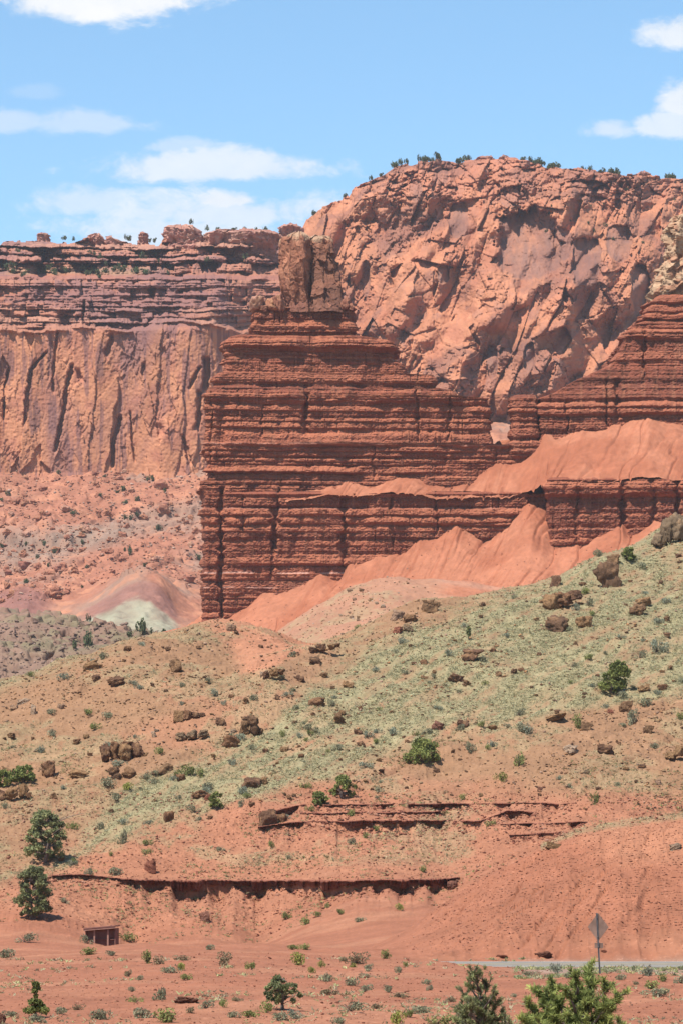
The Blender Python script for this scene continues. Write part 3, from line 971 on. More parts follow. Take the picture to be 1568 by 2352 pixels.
def left_depth(px, py, t):
    line = 760 - 18 * np.exp(-((px - 415) / 70) ** 4) + 16 * fbm(px / 45, px * 0, oct=5, seed=170)
    pyw = py - (line - 759) * np.exp(-((py - 755) / 55) ** 2) + (1 - sstep(690, 730, py)) * (9 * fbm(px / 50, py / 60, oct=4, seed=171))
    Y = inter(pyw, [(520, 1790), (560, 1765), (590, 1738), (612, 1722), (630, 1690), (640, 1660), (690, 1645), (700, 1640), (745, 1632), (752, 1629), (757, 1616), (900, 1611), (1085, 1604), (1130, 1598)])
    Y = Y + 46 * sstep(485, 640, px) - 7 * np.exp(-((px - 410) / 75) ** 4) * sstep(735, 760, py)
    wx = px + 9 * fbm(px / 60, py / 60, oct=3, seed=71)
    wall = sstep(-7, 7, py - line)
    # massive wall: tall joint bounded panels
    h1, e1, i1 = facets((wx + 0.10 * py) / 40, (py + 60 * rnd(np.floor(wx / 40), 5)) / 260, seed=72, tilt=0.5)
    h2, e2, i2 = facets((wx - 0.12 * py) / 17, py / 80, seed=73, tilt=0.7)
    h3, e3, i3 = facets((wx + 0.3 * py) / 7, py / 16, seed=74, tilt=0.9)
    rough = sstep(-0.1, 0.35, fbm(px / 50, py / 70, oct=3, seed=75))
    dw = -3.2 * h1 - 1.5 * h2 * (0.35 + 0.65 * rough) - 0.75 * h3 * (0.15 + 0.85 * rough) - 0.35 * fbm(px / 5, py / 5, oct=3, seed=76)
    dw = dw + clefts(px, py, [([(133, 755), (125, 847), (122, 900)], 4.5, 6), ([(163, 838), (146, 943), (131, 1035)], 7, 9), ([(109, 808), (70, 850), (58, 975)], 6, 8), ([(255, 768), (249, 818)], 8, 7),
                              ([(274, 955), (260, 1022), (259, 1072)], 7, 8), ([(458, 842), (436, 890)], 6, 8), ([(473, 822), (474, 896)], 13, 12), ([(460, 898), (452, 985)], 8, 9), ([(20, 850), (8, 960)], 4, 6),
                              ([(300, 945), (310, 1060)], 4, 5), ([(178, 848), (190, 880)], 8, 5), ([(420, 1000), (435, 1065)], 6, 6), ([(365, 975), (372, 1000)], 14, 4), ([(330, 835), (334, 870)], 6, 5)], 77)
    # ledgy upper cliffs
    b1, bd1, hh1 = sawbeds(py, wx, 15, 80, 7, 34)
    b2, bd2, hh2 = sawbeds(py, wx, 6, 84, 3, 18)
    f1, g1, k1 = facets(wx / 30 + 7.7 * hh1, bd1 + 0.5, seed=86, tilt=0.8)
    du = -7.5 * b1 - 2.4 * b2 - 6.0 * f1 - 2.0 * fbm(px / 9, py / 6, oct=3, seed=87) - 6 * fbm(px / 90, py / 60, oct=2, seed=88)
    up = 1 - wall
    tz = sstep(600, 640, py)
    dY = wall * dw + up * du * (3.6 - 2.6 * tz)
    dY = dY + up * clefts(px, py, [([(197, 690), (192, 752)], 5, 10), ([(150, 718), (150, 752)], 24, 10), ([(150, 640), (170, 672)], 10, 8), ([(352, 640), (352, 690)], 10, 9), ([(420, 650), (430, 700)], 26, 9)], 89)
    return Y + dY, (wall, hh1, hh2, rough, i1)


def left_col(px, py, aux):
    wall, hh1, hh2, rough, i1 = aux
    n = fbm(px / 30, py / 30, oct=4, seed=90)
    cw = lerp(np.broadcast_to(np.array((0.475, 0.205, 0.112)), px.shape + (3,)), np.array((0.40, 0.162, 0.098)), sstep(-0.2, 0.4, n))
    stk = sstep(0.14, 0.36, fbm(px / 9, py / 120, oct=4, seed=190) + 0.4 * fbm(px / 40, py / 60, oct=3, seed=191))
    cw = lerp(cw, np.array((0.205, 0.095, 0.080)), stk * 0.8)
    cw = cw * (0.88 + 0.24 * i1[..., None])
    cu = lerp(np.broadcast_to(np.array((0.37, 0.150, 0.093)), px.shape + (3,)), np.array((0.42, 0.205, 0.138)), sstep(0.4, 0.9, hh1))
    cu = lerp(cu, np.array((0.32, 0.135, 0.105)), sstep(0.5, 0.9, hh2) * 0.6)
    c = lerp(cu, cw, wall)
    # scrub covered bench
    bn = sstep(0, 8, 12 - np.abs(py - 622 - 5 * n)) * (1 - sstep(330, 420, px)) * 0.35
    return lerp(c, np.array((0.30, 0.25, 0.16)), bn)


SKYL = [(-200, 574), (0, 566), (8, 558), (40, 556), (100, 558), (150, 562), (200, 552), (300, 562), (365, 566), (380, 548), (640, 548), (700, 560)]
tag(cliff('sandstone_cliff', -170, 690, 560, 400, SKYL, 1130, left_depth, M['wall'], left_col, 260),
    'long sheer pinkish cliff wall under ledges, left behind the butte', 'cliff')

VARNISH = [(1212, 565, 74, 86, 24), (1052, 505, 24, 42, 8), (1345, 600, 34, 60, 12), (1352, 438, 46, 26, 12), (1012, 405, 20, 20, 9), (1180, 452, 34, 26, 9), (1290, 560, 22, 40, 7), (1470, 660, 22, 60, 12), (1130, 830, 14, 40, 6), (1215, 820, 14, 34, 7), (1018, 630, 14, 22, 7), (840, 640, 10, 45, 6), (955, 440, 16, 26, 5), (1420, 560, 30, 44, 7)]


def right_depth(px, py, t):
    Y = inter(py, [(340, 1870), (370, 1838), (400, 1815), (450, 1793), (600, 1752), (750, 1722), (910, 1702), (1120, 1692)])
    Y = Y + 46 * ((px - 1130) / 480.0) ** 2 + 75 * (1 - sstep(560, 760, px))
    wx = px + 5 * fbm(px / 90, py / 90, oct=3, seed=111)
    wy = py + 5 * fbm(px / 90, py / 90, oct=3, seed=112)
    # two joint sets: one steep and leaning to the right, one dipping the other way
    u, v = wx + 0.42 * wy, wy - 0.18 * wx
    u2, v2 = wx - 0.55 * wy, wy + 0.35 * wx
    big = fbm(u / 95, v / 130, oct=3, seed=113)
    ha, ea, ia = facets(u / 32, v / 120, seed=114, tilt=0.8)
    hb, eb, ib = facets(u2 / 74, v2 / 66, seed=124, tilt=0.8)
    sel = (fbm(px / 95, py / 95, oct=2, seed=126) > 0) * 1.0
    h1, e1, i1 = ha * (1 - sel) + hb * sel, np.where(sel > 0.5, eb, ea), np.where(sel > 0.5, ib, ia)
    hc, ec, ic = facets(u / 11, v / 30, seed=115, tilt=1.0)
    hd, ed, id_ = facets(u2 / 22, v2 / 15, seed=125, tilt=1.0)
    sel2 = (fbm(px / 40, py / 40, oct=2, seed=127) > 0) * 1.0
    h2, e2, i2 = hc * (1 - sel2) + hd * sel2, np.where(sel2 > 0.5, ed, ec), np.where(sel2 > 0.5, id_, ic)
    h3, e3, i3 = facets((wx - 0.4 * wy) / 8, (wy + 0.2 * wx) / 8.5, seed=116, tilt=1.0)
    rough = 0.22 + 0.95 * sstep(-0.12, 0.28, fbm(px / 75, py / 75, oct=3, seed=117))
    smooth = np.zeros(px.shape)
    dv = np.zeros(px.shape)
    for (cx, cy, rx, ry, dp) in VARNISH:
        wob = 1 + 0.55 * fbm(px / 18 + cx, py / 18, oct=3, seed=118)
        r = (np.abs((px - cx) / rx) ** 2.6 + np.abs((py - cy) / ry) ** 2.6) * wob
        m = 1 - sstep(0.75, 1.05, r)
        dv += 0.62 * dp * m * (0.55 + 0.5 * np.clip((cy - py) / ry, -1, 1))     # undercut deepest at the top
        smooth = np.maximum(smooth, m)
    k = 1 - 0.75 * smooth
    d = -26 * big - (7.5 * h1 + 2.7 * h2 * rough + 1.0 * h3 * rough) * k - 0.9 * fbm(px / 5, py / 5, oct=3, seed=119)
    d = d
    # rounded courses near the rim
    rim = 1 - sstep(425, 500, py + 30 * fbm(px / 60, px * 0, oct=2, seed=120))
    b1, bd1, hh1 = sawbeds(py + 0.5 * (wy - py) + 26 * fbm(px / 70, py / 90, oct=3, seed=131), wx, 17, 121, 8, 22)
    hr, er, ir = facets(wx / 34, wy / 30, seed=132, tilt=0.8)
    hr2, er2, ir2 = facets(wx / 13, wy / 10, seed=133, tilt=0.8)
    d = d - rim * (4.0 * b1 + 7 * np.sqrt(np.clip(er, 0, 0.45)) + 9 * hr + 3.2 * np.sqrt(np.clip(er2, 0, 0.4)) + 2 * hr2 - 5)
    # block edges are rounded off
    d = d - (1 - rim) * k * (3.2 * np.sqrt(np.clip(e1, 0, 0.2)) + 1.3 * rough * np.sqrt(np.clip(e2, 0, 0.25)))
    return Y + d + dv, (smooth, i1, i2, rim)


def right_col(px, py, aux):
    smooth, i1, i2, rim = aux
    n = fbm(px / 40, py / 40, oct=4, seed=122)
    c = lerp(np.broadcast_to(np.array((0.475, 0.197, 0.108)), px.shape + (3,)), np.array((0.42, 0.165, 0.095)), sstep(-0.2, 0.4, n))
    c = c * (0.90 + 0.20 * i2[..., None])
    var = np.maximum(smooth, (i1 > 0.84) * sstep(-0.05, 0.15, n) * 0.55 + (i2 > 0.88) * 0.4)
    c = lerp(c, np.array((0.205, 0.115, 0.095)), np.clip(var * (0.75 + 0.5 * fbm(px / 9, py / 22, oct=4, seed=123)), 0, 1) * 0.8)
    return lerp(c, np.array((0.40, 0.165, 0.105)), rim * 0.5)


SKYR = [(560, 770), (600, 690), (640, 600), (692, 532), (705, 510), (735, 482), (760, 470), (800, 452), (815, 432), (850, 418), (885, 402), (910, 385), (960, 378), (1000, 368), (1050, 374), (1120, 370), (1180, 366), (1230, 380), (1260, 388), (1330, 390), (1420, 402), (1480, 405), (1568, 412), (1750, 425)]
tag(cliff('sandstone_cliff', 560, 1740, 820, 540, SKYR, 1120, right_depth, M['cliff'], right_col, 260),
    'broad domed sandstone cliff of broken orange blocks, right behind the butte', 'cliff')
# ------------------------------------------------------------------ layered red butte
MPX = 0.1048                      # metres per picture unit at 900 m


def bX(px):
    return (np.asarray(px, float) - 784) * K * 900 / CT


def bZ(py):
    return P(784, py, 900.0)[..., 2]


CLEFTS = [(508, 1120, 1440, 9, 3.0), (632, 1165, 1265, 12, 3.2), (626, 1240, 1330, 6, 1.6), (790, 1140, 1305, 9, 2.2), (702, 900, 1000, 9, 2.0), (702, 880, 960, 4, 1.2), (958, 890, 1010, 5, 1.6), (1032, 905, 1010, 6, 1.8), (640, 1120, 1180, 5, 1.4),
          (900, 1140, 1260, 5, 1.2), (1000, 1130, 1230, 5, 1.2), (600, 930, 1010, 4, 1.0), (560, 1130, 1230, 4, 0.9), (860, 1020, 1100, 4, 1.0), (1418, 870, 960, 8, 2.4), (1395, 870, 1000, 4, 1.4), (1302, 920, 1000, 6, 1.6), (1325, 1110, 1270, 6, 1.4), (1430, 1110, 1240, 10, 2.2), (1500, 1100, 1220, 8, 2.0), (1556, 1100, 1200, 8, 2.4), (1480, 760, 880, 6, 1.6), (545, 890, 960, 3, 0.8), (485, 900, 1100, 4, 0.9)]


def strata_disp(s, y, seed, kbig=1.0):
    """outward relief in metres of a mudstone face; s and y in picture units"""
    b0, bed0, h0 = sawbeds(y, s, 37.0, seed + 30, 5.0, 34)
    b1, bed1, h1 = sawbeds(y, s, 17.0, seed, 2.5, 22)
    b2, bed2, h2 = sawbeds(y, s, 6.0, seed + 50, 1.2, 9)
    b3, bed3, h3 = sawbeds(y, s, 2.8, seed + 90, 0.5, 8)
    top = 1 + 0.35 * (1 - sstep(880, 900, y)) - 0.25 * sstep(895, 910, y) * (1 - sstep(1000, 1016, y))
    reg = 0.65 + 0.7 * sstep(-0.5, 0.5, vnoise(s / 130, y / 55, seed=seed + 16))
    d = kbig * (1.75 * top * 1.12 * reg * b0 + 0.85 * b1 + 0.30 * b2 + 0.10 * b3)
    # buttresses and clefts
    d = d + 1.3 * fbm(s / 62, y / 320, oct=3, seed=seed + 7) + 0.5 * fbm(s / 17, y / 60, oct=3, seed=seed + 8)
    w = s + 7.0 * fbm(y / 22, s / 60, oct=4, seed=seed + 9)
    for (cx, y0, y1, wd, dp) in CLEFTS:
        d = d - 0.7 * dp * np.exp(-((w - cx) / (wd * (0.75 + 0.6 * vnoise(y / 9, y * 0 + cx, seed=seed)))) ** 4) * sstep(y0 - 6, y0 + 6, y) * (1 - sstep(y1 - 14, y1 + 6, y))
    jn = np.abs(vnoise(s / 8 + 13 * h1, bed1 * 5.3, seed=seed + 11))
    d = d - np.clip(0.07 - jn, 0, 1) * 4.0 * sstep(-0.1, 0.4, vnoise(s / 40, y / 30, seed=seed + 14))
    jn = np.abs(vnoise(s / 26 + 7 * h0, bed0 * 3.3, seed=seed + 13))
    d = d - np.clip(0.04 - jn, 0, 1) * 14.0 * sstep(-0.1, 0.3, vnoise(s / 60, y / 50, seed=seed + 15))
    d = d + 0.24 * fbm(s / 5.0, y / 3.4, oct=3, seed=seed + 12) + 0.16 * fbm(s / 2.0, y / 1.7, oct=2, seed=seed + 17)
    return d, h1, h2


def strata_col(s, y, h1, h2, seed, lines=()):
    base = np.array((0.250, 0.078, 0.045))
    dark = np.array((0.135, 0.044, 0.029))
    c = lerp(np.broadcast_to(base, s.shape + (3,)), dark, sstep(0.35, 0.9, h2) * 0.7)
    c = lerp(c, np.array((0.33, 0.112, 0.064)), sstep(0.55, 0.95, h1) * 0.7)
    c = c * (1 + 0.14 * fbm(s / 22, y / 12, oct=3, seed=seed + 20)[..., None])
    # run-off streaks of dust
    st = sstep(0.15, 0.5, fbm(s / 5, y / 90, oct=3, seed=seed + 21))
    c = lerp(c, CORAL * 0.9, st * 0.35)
    for (yl, w, k) in lines:
        yy = y - yl - 2.5 * fbm(s / 90, s * 0, oct=2, seed=seed)
        m = sstep(0, 1, 1.4 - np.abs(yy) / w) * sstep(-0.35, 0.1, vnoise(s / 25, s * 0 + yl, seed=seed + 22))
        c = lerp(c, np.array((0.55, 0.30, 0.23)), m * k)
    return c


def stack(name, levels, seed, parent, mat, dx=1.0, dy=1.0, kbig=1.0, rc=14.0, skew=0.0, back=40.0, lines=(), disp=strata_disp, colf=strata_col, x0=470, top=True):
    """closed body: per level (y, left, right, front metres); corners rounded"""
    lv = np.array(levels, float)
    ys = np.arange(lv[0, 0], lv[-1, 0] + dy * 0.5, dy)
    l, r, f = (np.interp(ys, lv[:, 0], lv[:, i]) for i in (1, 2, 3))
    wmax = (lv[:, 2] - lv[:, 1]).max()
    nF = int(wmax / dx)
    nS, nB = 46, 10
    t = np.concatenate([np.zeros(nS), np.linspace(0, 1, nF), np.ones(nS), np.linspace(1, 0, nB + 2)[1:-1]])
    q = np.concatenate([np.linspace(1, 0.0, nS + 1)[:-1], np.zeros(nF), np.linspace(0, 1, nS + 1)[1:], np.ones(nB)])  # share of the depth
    L, Rr, F = l[:, None], r[:, None], f[:, None]
    px = L + (Rr - L) * t[None]
    rcm = np.minimum(rc, (Rr - L) * 0.35)
    dl, dr = px - L, Rr - px
    e = np.clip(1 - np.minimum(dl, dr) / rcm, 0, 1)
    rnd_in = rcm * MPX * (1 - np.sqrt(np.clip(1 - e * e, 0, 1)))
    bk = back
    Y = F + skew * (px - x0) + np.where(q[None] > 0, rcm * MPX + q[None] * bk, rnd_in)
    nx = np.where(q[None] > 0, np.where(t[None] < 0.5, -1.0, 1.0), np.where(dl < dr, -e, e))
    ny = -np.sqrt(np.clip(1 - nx * nx, 0.0, 1))
    isb = (q[None] >= 1) & (t[None] > 0) & (t[None] < 1)
    nx = np.where(isb, 0, nx)
    ny = np.where(isb, 1, ny)
    s = px + np.where(q[None] > 0, np.where(t[None] < 0.5, -1, 1) * q[None] * bk / MPX, 0)
    yy = np.broadcast_to(ys[:, None], px.shape)
    d, h1, h2 = disp(s, yy, seed, kbig) if disp is strata_disp else disp(s, yy, seed)
    if disp is strata_disp:
        d = d - 1.0 * kbig
    X = bX(px) + nx * d * 0.75
    Yo = Y + ny * d
    # keep the picture position true where the face stands back
    Z = np.broadcast_to(bZ(ys)[:, None], X.shape)
    V = np.stack([X, Yo, Z], -1)
    sc = (F / 900.0)
    V[..., 0] *= sc
    V[..., 2] *= sc
    c = colf(s, yy, h1, h2, seed, lines)
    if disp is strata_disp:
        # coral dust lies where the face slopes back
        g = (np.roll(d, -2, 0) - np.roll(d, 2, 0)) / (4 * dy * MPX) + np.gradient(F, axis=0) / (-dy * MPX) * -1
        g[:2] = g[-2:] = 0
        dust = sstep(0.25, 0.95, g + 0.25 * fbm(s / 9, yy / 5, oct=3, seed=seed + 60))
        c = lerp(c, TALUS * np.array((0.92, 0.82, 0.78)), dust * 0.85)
    nr, nc = X.shape
    Fc = grid_faces(nr, nc, True)[:, ::-1]
    V = V.reshape(-1, 3)
    c = c.reshape(-1, 3)
    # lid
    ctr = V[:nc].mean(0)
    V = np.vstack([V, ctr])
    c = np.vstack([c, c[0]])
    k = np.arange(nc)
    lid = np.stack([np.full(nc, len(V) - 1), k, (k + 1) % nc, np.full(nc, len(V) - 1)], -1)
    me = raw_mesh(name, V, Fc, c)
    o = link(name, me, mat, parent)
    bm = bmesh.new()
    bm.from_mesh(me)
    bm.verts.ensure_lookup_table()
    for i in range(nc):
        try:
            bm.faces.new((bm.verts[len(V) - 1], bm.verts[(i + 1) % nc], bm.verts[i]))
        except ValueError:
            pass
    bm.normal_update()
    bm.to_mesh(me)
    bm.free()
    return o


butte = empty('rock_butte', (float(bX(760)), 905, float(bZ(1440))))
tag(butte, 'banded dark red butte in front of the cliffs, with a pale block on its top', 'butte')
ridge = empty('rock_ridge', (float(bX(1450)), 910, float(bZ(1300))))
tag(ridge, 'banded dark red ridge with a pale rocky top at the right edge of the photo', 'ridge')


def adopt(o, root):
    o.parent = root
    o.matrix_parent_inverse = Matrix.Translation(-Vector(root.location))
    return o


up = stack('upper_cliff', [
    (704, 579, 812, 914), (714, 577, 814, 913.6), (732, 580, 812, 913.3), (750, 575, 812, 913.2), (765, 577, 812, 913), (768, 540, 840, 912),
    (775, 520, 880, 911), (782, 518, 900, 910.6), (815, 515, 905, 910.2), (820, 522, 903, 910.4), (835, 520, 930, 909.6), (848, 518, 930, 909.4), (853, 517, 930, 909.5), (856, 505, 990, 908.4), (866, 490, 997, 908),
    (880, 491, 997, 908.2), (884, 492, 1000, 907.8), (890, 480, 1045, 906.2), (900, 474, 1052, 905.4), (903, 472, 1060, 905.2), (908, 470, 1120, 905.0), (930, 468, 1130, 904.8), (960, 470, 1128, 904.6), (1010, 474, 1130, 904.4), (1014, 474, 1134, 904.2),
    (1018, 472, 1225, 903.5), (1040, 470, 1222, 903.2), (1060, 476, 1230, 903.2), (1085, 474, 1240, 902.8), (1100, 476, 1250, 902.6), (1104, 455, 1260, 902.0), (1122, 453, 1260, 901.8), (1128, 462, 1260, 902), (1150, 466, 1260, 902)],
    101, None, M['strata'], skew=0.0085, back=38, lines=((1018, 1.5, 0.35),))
adopt(up, butte)
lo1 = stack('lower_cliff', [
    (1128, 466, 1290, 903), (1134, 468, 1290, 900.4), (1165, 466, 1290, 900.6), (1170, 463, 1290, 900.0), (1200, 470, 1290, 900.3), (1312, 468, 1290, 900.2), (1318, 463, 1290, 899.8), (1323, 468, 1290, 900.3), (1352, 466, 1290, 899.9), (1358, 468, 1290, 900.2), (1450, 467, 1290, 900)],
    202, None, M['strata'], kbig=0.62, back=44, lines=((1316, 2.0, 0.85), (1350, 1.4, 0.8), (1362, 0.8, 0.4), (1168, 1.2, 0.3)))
adopt(lo1, butte)
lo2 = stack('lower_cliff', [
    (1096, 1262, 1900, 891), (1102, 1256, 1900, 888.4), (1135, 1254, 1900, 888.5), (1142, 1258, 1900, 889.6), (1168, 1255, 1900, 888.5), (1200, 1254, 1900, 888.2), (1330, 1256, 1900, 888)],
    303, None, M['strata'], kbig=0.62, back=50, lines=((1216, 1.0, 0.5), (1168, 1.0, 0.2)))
adopt(lo2, ridge)
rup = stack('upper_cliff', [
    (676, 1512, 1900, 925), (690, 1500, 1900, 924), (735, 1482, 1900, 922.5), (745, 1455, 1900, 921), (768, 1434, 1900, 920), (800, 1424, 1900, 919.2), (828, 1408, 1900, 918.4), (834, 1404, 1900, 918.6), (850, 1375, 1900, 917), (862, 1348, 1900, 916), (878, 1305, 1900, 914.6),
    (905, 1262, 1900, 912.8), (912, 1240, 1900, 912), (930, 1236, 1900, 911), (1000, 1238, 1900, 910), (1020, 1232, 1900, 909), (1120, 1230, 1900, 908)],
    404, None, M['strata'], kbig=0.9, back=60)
adopt(rup, ridge)
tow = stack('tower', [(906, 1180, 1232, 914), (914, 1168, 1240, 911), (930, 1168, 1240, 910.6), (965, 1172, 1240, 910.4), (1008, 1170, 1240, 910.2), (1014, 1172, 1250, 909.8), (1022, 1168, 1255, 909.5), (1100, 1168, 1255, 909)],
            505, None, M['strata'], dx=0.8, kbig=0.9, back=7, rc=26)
adopt(tow, ridge)

# ---- pale blocks that cap the butte and the ridge


def prism(name, Y, levels, seed, parent, mat, colf, amp=(1.8, 0.8, 0.25), cell=(30, 12), dy=1.0, n=200, lid=1.2):
    """closed rock body: levels of (y, [(px, depth), ...]) with the same number of corners"""
    ys_l = np.array([l[0] for l in levels], float)
    pol = np.array([l[1] for l in levels], float)
    ys = np.arange(ys_l[0], ys_l[-1] + dy / 2, dy)
    k = pol.shape[1]
    pp = np.empty((len(ys), k, 2))
    for i in range(k):
        for j in range(2):
            pp[:, i, j] = np.interp(ys, ys_l, pol[:, i, j])
    m = K * Y
    mid = pp[len(ys) // 2] * (m, 1)
    ln_ = np.hypot(*(np.roll(mid, -1, 0) - mid).T) + 0.3
    cum = np.concatenate([[0], np.cumsum(ln_)])
    tt = np.interp(np.linspace(0, cum[-1], n, endpoint=False), cum, np.arange(k + 1))
    i0 = np.minimum(tt.astype(int), k - 1)
    f = (tt - i0)[None, :, None]
    q = pp[:, i0] * (1 - f) + pp[:, (i0 + 1) % k] * f
    px, d = q[..., 0], q[..., 1]
    xm = px * m
    tx, ty = np.roll(xm, -2, 1) - np.roll(xm, 2, 1), np.roll(d, -2, 1) - np.roll(d, 2, 1)
    ln = np.hypot(tx, ty) + 1e-9
    nx, ny = ty / ln, -tx / ln
    sgn = np.sign((tx * 0 + 1)[:, :1] * ((xm * np.roll(d, -1, 1) - np.roll(xm, -1, 1) * d).sum(1, keepdims=True)))
    nx, ny = nx * sgn, ny * sgn
    yy = np.broadcast_to(ys[:, None], px.shape)
    s = np.broadcast_to((np.linspace(0, cum[-1], n, endpoint=False) / m + px.min())[None], px.shape) + 0.0
    wx, wy = s + 3 * fbm(s / 14, yy / 14, oct=3, seed=seed), yy + 3 * fbm(s / 14, yy / 14 + 9, oct=3, seed=seed)
    h1, e1, i1 = facets((wx + 0.3 * wy) / cell[0], (wy - 0.25 * wx) / cell[0] / 1.15, seed=seed + 1, tilt=0.75)
    h2, e2, i2 = facets((wx - 0.3 * wy) / cell[1], wy / cell[1], seed=seed + 2, tilt=0.9)
    dd = amp[0] * h1 + amp[1] * h2 + amp[2] * fbm(s / 3, yy / 3, oct=3, seed=seed + 3)
    dd = dd - 0.35 * amp[0]
    X = (px - 784) * K * Y / CT + nx * dd
    YY = Y + d + ny * dd
    Zc = P(784, ys, float(Y))[..., 2][:, None] + 0.25 * amp[0] * fbm(s / 9, yy / 30, oct=2, seed=seed + 4) * np.clip((ys[-1] - yy) / 8, 0, 1)
    V = np.stack([X, YY, np.broadcast_to(Zc, X.shape)], -1)
    c = colf(s, yy, i1, i2, seed)
    # close the top with shrinking rings
    ctr = V[0].mean(0)
    rows, cs = [V], [c]
    top = []
    for g in (0.9, 0.7, 0.4, 0.02):
        r = ctr + (V[0] - ctr) * np.array([g, g, 1])
        r[:, 2] += lid * (1 - g * g) + 0.4 * amp[0] * fbm(r[:, 0] / 1.5, r[:, 1] / 1.5, oct=3, seed=seed + 5)
        top.append(r[None])
    top = top[::-1]
    V = np.concatenate(top + [V], 0)
    c = np.concatenate([c[:1]] * 4 + [c], 0)
    Fc = grid_faces(V.shape[0], n, True)
    if sgn.mean() > 0:
        Fc = Fc[:, ::-1]
    o = link(name, raw_mesh(name, V, Fc, c), mat)
    if parent is not None:
        adopt(o, parent)
    return o


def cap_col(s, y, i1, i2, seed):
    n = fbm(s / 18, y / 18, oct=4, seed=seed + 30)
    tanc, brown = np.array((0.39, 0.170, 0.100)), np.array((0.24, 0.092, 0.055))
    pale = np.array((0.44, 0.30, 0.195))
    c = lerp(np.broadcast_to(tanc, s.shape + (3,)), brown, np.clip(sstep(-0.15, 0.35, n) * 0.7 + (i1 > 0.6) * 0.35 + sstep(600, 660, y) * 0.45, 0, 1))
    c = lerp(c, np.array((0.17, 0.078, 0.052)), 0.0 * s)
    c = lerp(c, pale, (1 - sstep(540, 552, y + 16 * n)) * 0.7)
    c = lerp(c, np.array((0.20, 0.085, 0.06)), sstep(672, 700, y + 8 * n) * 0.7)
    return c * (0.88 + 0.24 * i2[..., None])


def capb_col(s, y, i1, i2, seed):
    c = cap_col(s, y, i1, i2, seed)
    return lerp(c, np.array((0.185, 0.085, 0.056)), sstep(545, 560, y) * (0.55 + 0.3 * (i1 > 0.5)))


def capr_col(s, y, i1, i2, seed):
    n = fbm(s / 18, y / 18, oct=4, seed=seed + 30)
    c = lerp(np.broadcast_to(np.array((0.47, 0.305, 0.19)), s.shape + (3,)), np.array((0.37, 0.185, 0.11)), sstep(-0.15, 0.35, n))
    return c * (0.88 + 0.24 * i2[..., None])


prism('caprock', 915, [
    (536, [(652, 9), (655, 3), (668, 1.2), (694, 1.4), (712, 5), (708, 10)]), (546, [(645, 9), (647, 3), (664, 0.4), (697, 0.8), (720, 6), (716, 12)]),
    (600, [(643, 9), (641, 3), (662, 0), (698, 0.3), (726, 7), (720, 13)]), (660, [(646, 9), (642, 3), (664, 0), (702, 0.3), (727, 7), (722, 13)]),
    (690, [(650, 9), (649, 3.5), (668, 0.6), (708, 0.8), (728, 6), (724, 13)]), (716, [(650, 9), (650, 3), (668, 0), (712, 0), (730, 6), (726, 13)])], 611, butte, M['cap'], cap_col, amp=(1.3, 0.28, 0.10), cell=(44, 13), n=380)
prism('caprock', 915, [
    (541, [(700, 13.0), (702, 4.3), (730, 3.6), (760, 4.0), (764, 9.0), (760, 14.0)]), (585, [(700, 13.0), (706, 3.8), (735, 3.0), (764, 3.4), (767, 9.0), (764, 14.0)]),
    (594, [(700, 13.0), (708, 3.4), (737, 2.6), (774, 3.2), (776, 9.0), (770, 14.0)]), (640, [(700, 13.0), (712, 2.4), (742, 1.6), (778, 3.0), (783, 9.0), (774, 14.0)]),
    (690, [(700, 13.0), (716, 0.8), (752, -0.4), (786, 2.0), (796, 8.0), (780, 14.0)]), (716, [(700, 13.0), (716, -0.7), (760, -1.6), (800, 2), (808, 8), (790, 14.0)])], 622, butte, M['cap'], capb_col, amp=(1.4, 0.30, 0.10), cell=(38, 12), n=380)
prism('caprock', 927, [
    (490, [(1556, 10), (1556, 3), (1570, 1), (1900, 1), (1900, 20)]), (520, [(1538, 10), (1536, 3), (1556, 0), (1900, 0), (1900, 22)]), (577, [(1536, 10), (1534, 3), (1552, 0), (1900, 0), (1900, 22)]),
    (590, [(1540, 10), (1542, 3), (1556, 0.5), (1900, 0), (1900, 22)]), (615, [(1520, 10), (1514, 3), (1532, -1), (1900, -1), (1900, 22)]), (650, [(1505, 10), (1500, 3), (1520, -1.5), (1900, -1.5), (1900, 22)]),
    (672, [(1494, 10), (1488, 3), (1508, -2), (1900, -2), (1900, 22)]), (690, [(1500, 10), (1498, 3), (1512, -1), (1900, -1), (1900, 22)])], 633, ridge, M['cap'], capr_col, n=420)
# ------------------------------------------------------------------ rocks on the skyline of the left cliff
def mesa_col(s, y, i1, i2, seed):
    n = fbm(s / 18, y / 8, oct=4, seed=seed + 30)
    c = lerp(np.broadcast_to(np.array((0.37, 0.17, 0.13)), s.shape + (3,)), np.array((0.44, 0.23, 0.17)), sstep(-0.15, 0.35, n))
    return c * (0.88 + 0.24 * i2[..., None])


def slab(name, label, cat, Y, levels, seed, **kw):
    """levels: (y, left, right, overhang)"""
    L = [(y, [(l + 3, 16), (l, 5), (l + (r - l) * 0.12, -o), (l + (r - l) * 0.5, -o - 1), (r - (r - l) * 0.12, -o), (r, 5), (r - 3, 16)]) for y, l, r, o in levels]
    o = prism(name, Y, L, seed, None, M['wall'], mesa_col, **kw)
    tag(o, label, cat)
    return o


